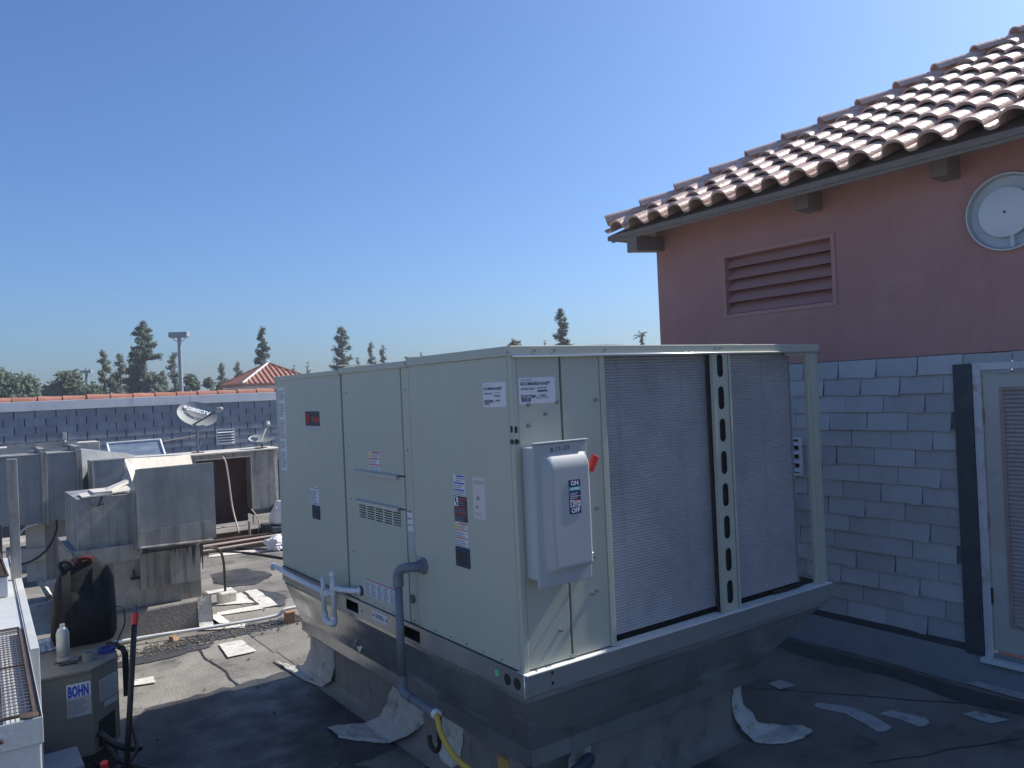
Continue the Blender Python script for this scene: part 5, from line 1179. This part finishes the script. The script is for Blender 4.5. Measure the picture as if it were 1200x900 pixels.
for xs in (.62, .80):
    m_ = MB(); pts = curve([(xs, 6.02, 1.20), (xs-.01, 5.955, 1.08), (xs, 5.935, .94), (xs+.01, 5.955, .80)], 6)
    vs = []
    for p in pts: vs += [tuple(p+Vector((-.026, 0, 0))), tuple(p+Vector((.026, 0, 0))), tuple(p+Vector((.026, .012, 0))), tuple(p+Vector((-.026, .012, 0)))]
    m_.loops([vs[i:i+4] for i in range(0, len(vs), 4)]); m_.build('shoulder_strap', cloth, BP, smooth='auto')
m_ = MB(); vs = []
for p in curve([(.885, 6.02, .92), (.945, 6.0, .90), (.95, 5.98, .80), (.90, 5.9, .735), (.87, 5.8, .72)], 6): vs.append([tuple(p+Vector((0, -.014, 0))), tuple(p+Vector((0, .014, 0))), tuple(p+Vector((.003, .014, 0))), tuple(p+Vector((.003, -.014, 0)))])
m_.loops(vs); m_.build('side_strap', cloth, BP, smooth='auto')
m_ = MB(); m_.tube([(.82, 5.82, .722), (.86, 5.76, .73), (.875, 5.70, .715)], .016, 8); m_.build('strap_buckle', black, BP)
m_ = MB(); m_.box(.868, .905, 5.60, 5.606, .43, .70); m_.prism([(.868, 5.606, .70), (.905, 5.606, .70), (.90, 5.72, .722), (.865, 5.72, .722)], (0, 0, .003)); m_.build('hanging_strap', cloth, BP)
# bolt cutters leaning on the unit
BT = thing('long_handled_cutters', 'long black-handled cutters with red bands, leaning against the beige unit', 'bolt cutters', (.80, 4.9, 0))
q0 = Vector((.735, 4.85, .10)); q1 = Vector((.85, 5.02, 1.03)); dv = (q1-q0).normalized()
MB().tube([q0, q1], .0155, 12).build('handle', black, BT, smooth=True)
MB().tube([q1-dv*.01, q1+dv*.055], .0185, 12).build('red_band', red, BT, smooth='auto')
MB().tube([q1+dv*.055, q1+dv*.065, q1+dv*.10], [.018, .010, .011], 10).build('grip_end', mat('grip_grey', (.08, .09, .11), .6), BT, smooth='auto')
q2 = Vector((.66, 4.78, .10)); q3 = Vector((.63, 4.72, .35))
MB().tube([q0-dv*.03, q2, q3], .0155, 10).build('handle', black, BT, smooth=True)
MB().tube([q3, q3+(q3-q2).normalized()*.06], .019, 12).build('red_band', red, BT, smooth='auto')
m_ = MB(); m_.prism([(.66, 4.80, .10), (.75, 4.85, .13), (.76, 4.86, .02), (.72, 4.83, .0), (.68, 4.81, .02)], (.0, .02, 0)); m_.build('cutter_jaw', mat('jaw_steel', (.12, .12, .13), .4, .7), BT, bevel=.003)

# ------------------------------------------------------------ far things: trees, lamps, pavilion
def conifer(x, y, top, w_, label, m=leafA, seed=0, zb=-5, dens=1.0, shape=1.0, group='conifers beyond the parapet', cat='tree', name='conifer_tree', start=.08, gapy=.5):
    rr = random.Random(seed); T = thing(name, label, cat, (x, y, zb), group); H_ = top-zb; w_ *= 1.3
    pts = [(x, y, zb+H_*i/8*.97) for i in range(9)]; m_ = MB(); m_.tube(pts, [.035*H_*.55*(1-i/9)+.02 for i in range(9)], 7)
    nb = int(60*dens)
    m2 = MB(); allb = []
    for i in range(nb):
        t = start+(1-start)*(i+rr.random())/nb; a = rr.random()*6.283
        # uneven outline
        k = (1-t)**(.8*shape)*(.55+.45*min(1, (t-start+.12)*6))
        L_ = w_*.5*k*rr.uniform(.65, 1.12)+.12
        z = zb+H_*t; p0 = Vector((x, y, z)); d = Vector((math.cos(a), math.sin(a), rr.uniform(-.05, .35)))
        m_.tube([p0, p0+d*L_*.9], [.05*(1-t)+.015, .01], 4); allb.append((p0, d, L_, t))
    m_.build('trunk', bark, T)
    for p0, d, L_, t in allb:
        nc = int((8+15*L_)*dens)
        for c_ in range(nc):
            u = rr.random()**.6; cpt = p0+d*L_*u+Vector((rr.gauss(0, .12), rr.gauss(0, .12), rr.gauss(0, .14)))*(.5+L_*.35)*(1.15-t)
            for q in range(4):
                s_ = rr.uniform(.10, .24)*(1+.25*(w_/3))*(1.25-.75*t); n1 = Vector((rr.gauss(0, 1), rr.gauss(0, 1), rr.gauss(0, 1))).normalized(); n2 = n1.orthogonal().normalized()
                cc = cpt+Vector((rr.gauss(0, .10), rr.gauss(0, .10), rr.gauss(0, .10)))*(1+L_*.2)
                m2.add([cc-n1*s_, cc+n2*s_*.45, cc+n1*s_, cc-n2*s_*.4], [(0, 1, 2, 3)])
    m2.build('crown', m, T); return T
def broad(x, y, top, w_, label, m=leafB, seed=0, zb=-5, group='broadleaf trees beyond the parapet'):
    rr = random.Random(seed); T = thing('broadleaf_tree', label, 'tree', (x, y, zb), group); H_ = top-zb; m_ = MB(); m2 = MB()
    m_.tube([(x, y, zb), (x+.1, y, zb+H_*.35)], [.25, .18], 8); cl = []
    for i in range(11):
        a = rr.random()*6.283; r_ = w_*.5*rr.uniform(.2, .85); c_ = Vector((x+r_*math.cos(a), y+r_*math.sin(a)*.7, zb+H_*rr.uniform(.45, .9)-.15*r_)); R_ = w_*rr.uniform(.14, .24); c_.z = min(c_.z, top-R_*.8); cl.append((c_, R_))
        m_.tube([(x+.1, y, zb+H_*.33), tuple((Vector((x, y, zb+H_*.5))+c_)/2), tuple(c_)], [.13, .08, .02], 5)
    cl.append((Vector((x, y, top-w_*.2)), w_*.2))
    m_.build('trunk', bark, T)
    for c_, R_ in cl:
        for k in range(int(330*R_)):
            d = Vector((rr.gauss(0, 1), rr.gauss(0, 1), rr.gauss(0, 1))).normalized()*R_*rr.uniform(.55, 1.1)*(1+.3*noise.noise(Vector((rr.random()*4, 0, seed))))
            for q in range(3):
                s_ = rr.uniform(.12, .26); n1 = Vector((rr.gauss(0, 1), rr.gauss(0, 1), rr.gauss(0, 1))).normalized(); n2 = n1.orthogonal()
                cc = c_+d+Vector((rr.gauss(0, .12), rr.gauss(0, .12), rr.gauss(0, .12))); m2.add([cc-n1*s_, cc+n2*s_*.5, cc+n1*s_, cc-n2*s_*.5], [(0, 1, 2, 3)])
    m2.build('crown', m, T); return T
broad(4.0, 82.5, 5.9, 6.5, 'dark broadleaf tree at the far left edge behind the parapet', seed=1)
broad(9.6, 85, 5.8, 5.6, 'rounded broadleaf tree just left of the small distant lamp', seed=2)
conifer(13.2, 88.8, 7.9, 3.8, 'slim olive conifer right of the small distant lamp, left of its twin', leafC, 3, dens=1.1)
conifer(14.9, 90.3, 7.6, 4.0, 'loose olive conifer between its twin and the tallest conifer', leafC, 4, dens=1.1)
conifer(15.5, 81.2, 10.1, 4.0, 'tallest dark conifer standing above the middle of the parapet', leafA, 5, dens=1.7, shape=.62)
conifer(17.6, 83.5, 5.6, 2.8, 'low olive conifer at the right foot of the tallest one', leafC, 6, dens=.9)
conifer(16.6, 74.2, 6.75, 1.9, 'narrow conifer directly left of the tall lamp', leafA, 7, dens=.9, shape=.7)
broad(20.3, 84, 5.05, 2.4, 'small round tree directly right of the tall lamp', seed=8)
broad(21.9, 83.5, 4.55, 1.8, 'tiny round tree two trees right of the tall lamp', seed=9)
conifer(25.7, 92.4, 6.6, 3.0, 'small pointed conifer left of the tiled pavilion', leafA, 10, dens=1.0, shape=1.15)
conifer(26.3, 79.6, 9.5, 3.4, 'tall pointed conifer rising behind the tiled pavilion roof', leafA, 11, dens=1.5, shape=1.1)
conifer(25.9, 86.5, 6.4, 3.0, 'short ragged conifer between pavilion roof and pointed neighbour', leafC, 12, dens=.9)
conifer(32.8, 74.9, 9.25, 2.3, 'narrow columnar conifer above the left end of the big unit', leafA, 13, dens=1.4, shape=.55)
conifer(39.5, 82.3, 8.2, 2.0, 'taller of the two thin tips above the unit, middle of its roofline', leafA, 14, dens=1.1, shape=.8)
conifer(40.7, 81.6, 7.75, 1.9, 'shorter right-hand thin tip beside its taller twin', leafA, 15, dens=1.0, shape=.8)
conifer(40.3, 87.7, 6.75, 1.7, 'low tip left of the two thin conifer tips', leafA, 16, dens=.8)
conifer(39.6, 106.9, 6.8, 2.0, 'tiny distant tip nearest the pavilion on the unit roofline', leafC, 17, dens=.6)
conifer(41.1, 105.9, 7.1, 1.8, 'tiny distant tip left of the columnar conifer', leafC, 18, dens=.6)
conifer(54.0, 96.6, 8.0, 1.8, 'barely visible tree tip over the middle joint of the unit lids', leafC, 19, dens=.6)
conifer(47.6, 58.1, 9.6, 2.9, 'dark pointed conifer above the near corner of the unit', leafA, 20, dens=1.6, shape=.75)
conifer(58.6, 74.7, 7.9, 1.6, 'low tip just left of the dark pointed conifer', leafA, 21, dens=.7)
broad(35.2, 48.5, 5.75, 1.6, 'faint pale tree top just over the near corner of the unit', leafC, seed=22)
T = thing('palm_tree', 'small palm with ragged fronds between the conifer and red building', 'tree', (64.6, 64.4, -5))
MB().tube([(64.6, 64.4, -5), (64.55, 64.4, 2), (64.6, 64.4, 7.6)], [.22, .16, .14], 8).build('trunk', bark, T)
rr = random.Random(2)
for k in range(16):
    a = rr.random()*6.283; e_ = rr.uniform(.1, 1.3); L_ = rr.uniform(.8, 1.3); p0 = Vector((64.6, 64.4, 7.6)); m_ = MB(); prev = p0
    for i in range(9):
        t = (i+1)/9; p = p0+Vector((math.cos(a)*math.cos(e_), math.sin(a)*math.cos(e_), math.sin(e_)))*L_*t-Vector((0, 0, .55*t*t)); d = (p-prev).normalized(); sd = d.cross(Vector((0, 0, 1))).normalized()
        m_.tube([prev, p], .015, 3)
        for s_ in (-1, 1):
            m_.add([prev, p, p+sd*s_*.22*(1-t*.6)-Vector((0, 0, .12))], [(0, 1, 2)])
        prev = p
    m_.build('frond', leafC, T)
m_ = MB()
for k in range(60):
    a = rr.random()*6.283; z = 5.6+rr.random()*1.9; m_.add([(64.6, 64.4, z+.1), (64.6+.4*math.cos(a), 64.4+.4*math.sin(a), z-.35), (64.6+.4*math.cos(a+.4), 64.4+.4*math.sin(a+.4), z-.3)], [(0, 1, 2)])
m_.build('dead_frond_skirt', leafC, T)
def lamp(x, y, top, w_, label, seed):
    T = thing('parking_lamp', label, 'light pole', (x, y, -5), 'parking lot lamps beyond the parapet')
    k = w_/.9; MB().tube([(x, y, -5), (x, y, top-.3*k)], [.13*k, .10*k], 12).build('pole', polem, T, smooth='auto')
    for s_ in (-1, 1):
        MB().tube(curve([(x, y, top-.55*k), (x+s_*.2*k, y-s_*.14*k, top-.45*k), (x+s_*.30*k, y-s_*.22*k, top-.30*k)], 4), .02*k, 6).build('bracket', polem, T)
    h_ = MB(); h_.T = Matrix.Translation((x, y, top-.15*k)) @ Matrix.Rotation(R(-35), 4, 'Z'); h_.box(-.5*k, .5*k, -.22*k, .22*k, -.15*k, .13*k); hd = h_.build('lamp_head', polem, T, bevel=.03)
    h_ = MB(); h_.T = Matrix.Translation((x, y, top-.15*k)) @ Matrix.Rotation(R(-35), 4, 'Z'); h_.box(-.42*k, .42*k, -.18*k, .18*k, -.175*k, -.151*k); h_.build('lens', label_g, hd)
lamp(10.96, 47.5, 6.35, .95, 'tall twin-armed flat-topped lamp rising above the parapet', 1)
T = thing('parking_lamp', 'smaller distant lamp pole, left of the olive conifers', 'light pole', (12.49, 95.6, -5), 'parking lot lamps beyond the parapet')
MB().tube([(12.49, 95.6, -5), (12.49, 95.6, 6.0)], [.2, .15], 10).build('pole', polem, T, smooth='auto')
h_ = MB(); h_.T = Matrix.Translation((12.49, 95.6, 6.1)) @ Matrix.Rotation(R(-35), 4, 'Z'); h_.box(-.6, .6, -.25, .25, -.12, .16); h_.box(-.08, .08, -.08, .08, .16, .4); h_.box(.35, .5, -.1, .1, .16, .32); h_.build('lamp_head', polem, T)
# pavilion with pyramidal tile roof
T = thing('tile_roof_pavilion', 'small pavilion with a pyramid roof of red tiles beyond the parapet', 'pavilion', (17, 49.5, -5))
ax_, ay_, az_ = 16.7, 49.6, 4.55; hw = 2.35; ze = 3.28
MB().box(ax_-hw+.3, ax_+hw-.3, ay_-hw+.3, ay_+hw-.3, -5, ze-.05).build('wall', fascia_m, T)
co = [Vector((ax_-hw, ay_-hw, ze)), Vector((ax_+hw, ay_-hw, ze)), Vector((ax_+hw, ay_+hw, ze)), Vector((ax_-hw, ay_+hw, ze))]; ap = Vector((ax_, ay_, az_))
m_ = MB(); m_.add(co+[ap]+[c_-Vector((0, 0, .15)) for c_ in co], [(0, 1, 4), (1, 2, 4), (2, 3, 4), (3, 0, 4), (0, 5, 6, 1), (1, 6, 7, 2), (2, 7, 8, 3), (3, 8, 5, 0), (5, 8, 7, 6)]); rfo = m_.build('roof', clay_r, T)
for i in range(4):
    a, b = co[i], co[(i+1) % 4]; n = 15
    for k in range(n):
        t = (k+.5)/n; s0 = a.lerp(b, t); m = (a+b)/2; f_ = 1-abs(2*t-1); s1 = s0.lerp(ap+(s0-m)*0, 1)  # run up-slope
        upv = (ap-m); s1 = s0+upv*f_*.97; up_n = (b-a).cross(upv).normalized()
        if f_ < .06: continue
        MB().tube([s0+up_n*.02, s1+up_n*.02], .06, 6).build('tile_row', clay_r, rfo)
for c_ in co: MB().tube([c_+Vector((0, 0, .04)), ap+Vector((0, 0, .05))], .075, 6).build('hip_ridge', fascia_m if c_ is co[0] else clay_r, rfo)
MB().lathe((ax_, ay_, az_), (0, 0, 1), [(.12, 0), (.10, .15), (.02, .2)], 10).build('finial', fascia_m, rfo)

# ------------------------------------------------------------ thin summer haze
hz = bpy.data.materials.new('haze_air'); hz.use_nodes = True; ht = hz.node_tree; ht.nodes.clear()
pv_ = ht.nodes.new('ShaderNodeVolumePrincipled'); pv_.inputs['Color'].default_value = (.86, .92, 1, 1); pv_.inputs['Density'].default_value = .0011; pv_.inputs['Anisotropy'].default_value = .3
ho = ht.nodes.new('ShaderNodeOutputMaterial'); ht.links.new(pv_.outputs[0], ho.inputs['Volume'])
m_ = MB(); m_.box(-2510, 2510, -2510, 2510, -6, 11); o = m_.build('haze', hz); tag(o, 'thin pale summer haze in the air over the roofs and trees', 'haze'); o['kind'] = 'stuff'
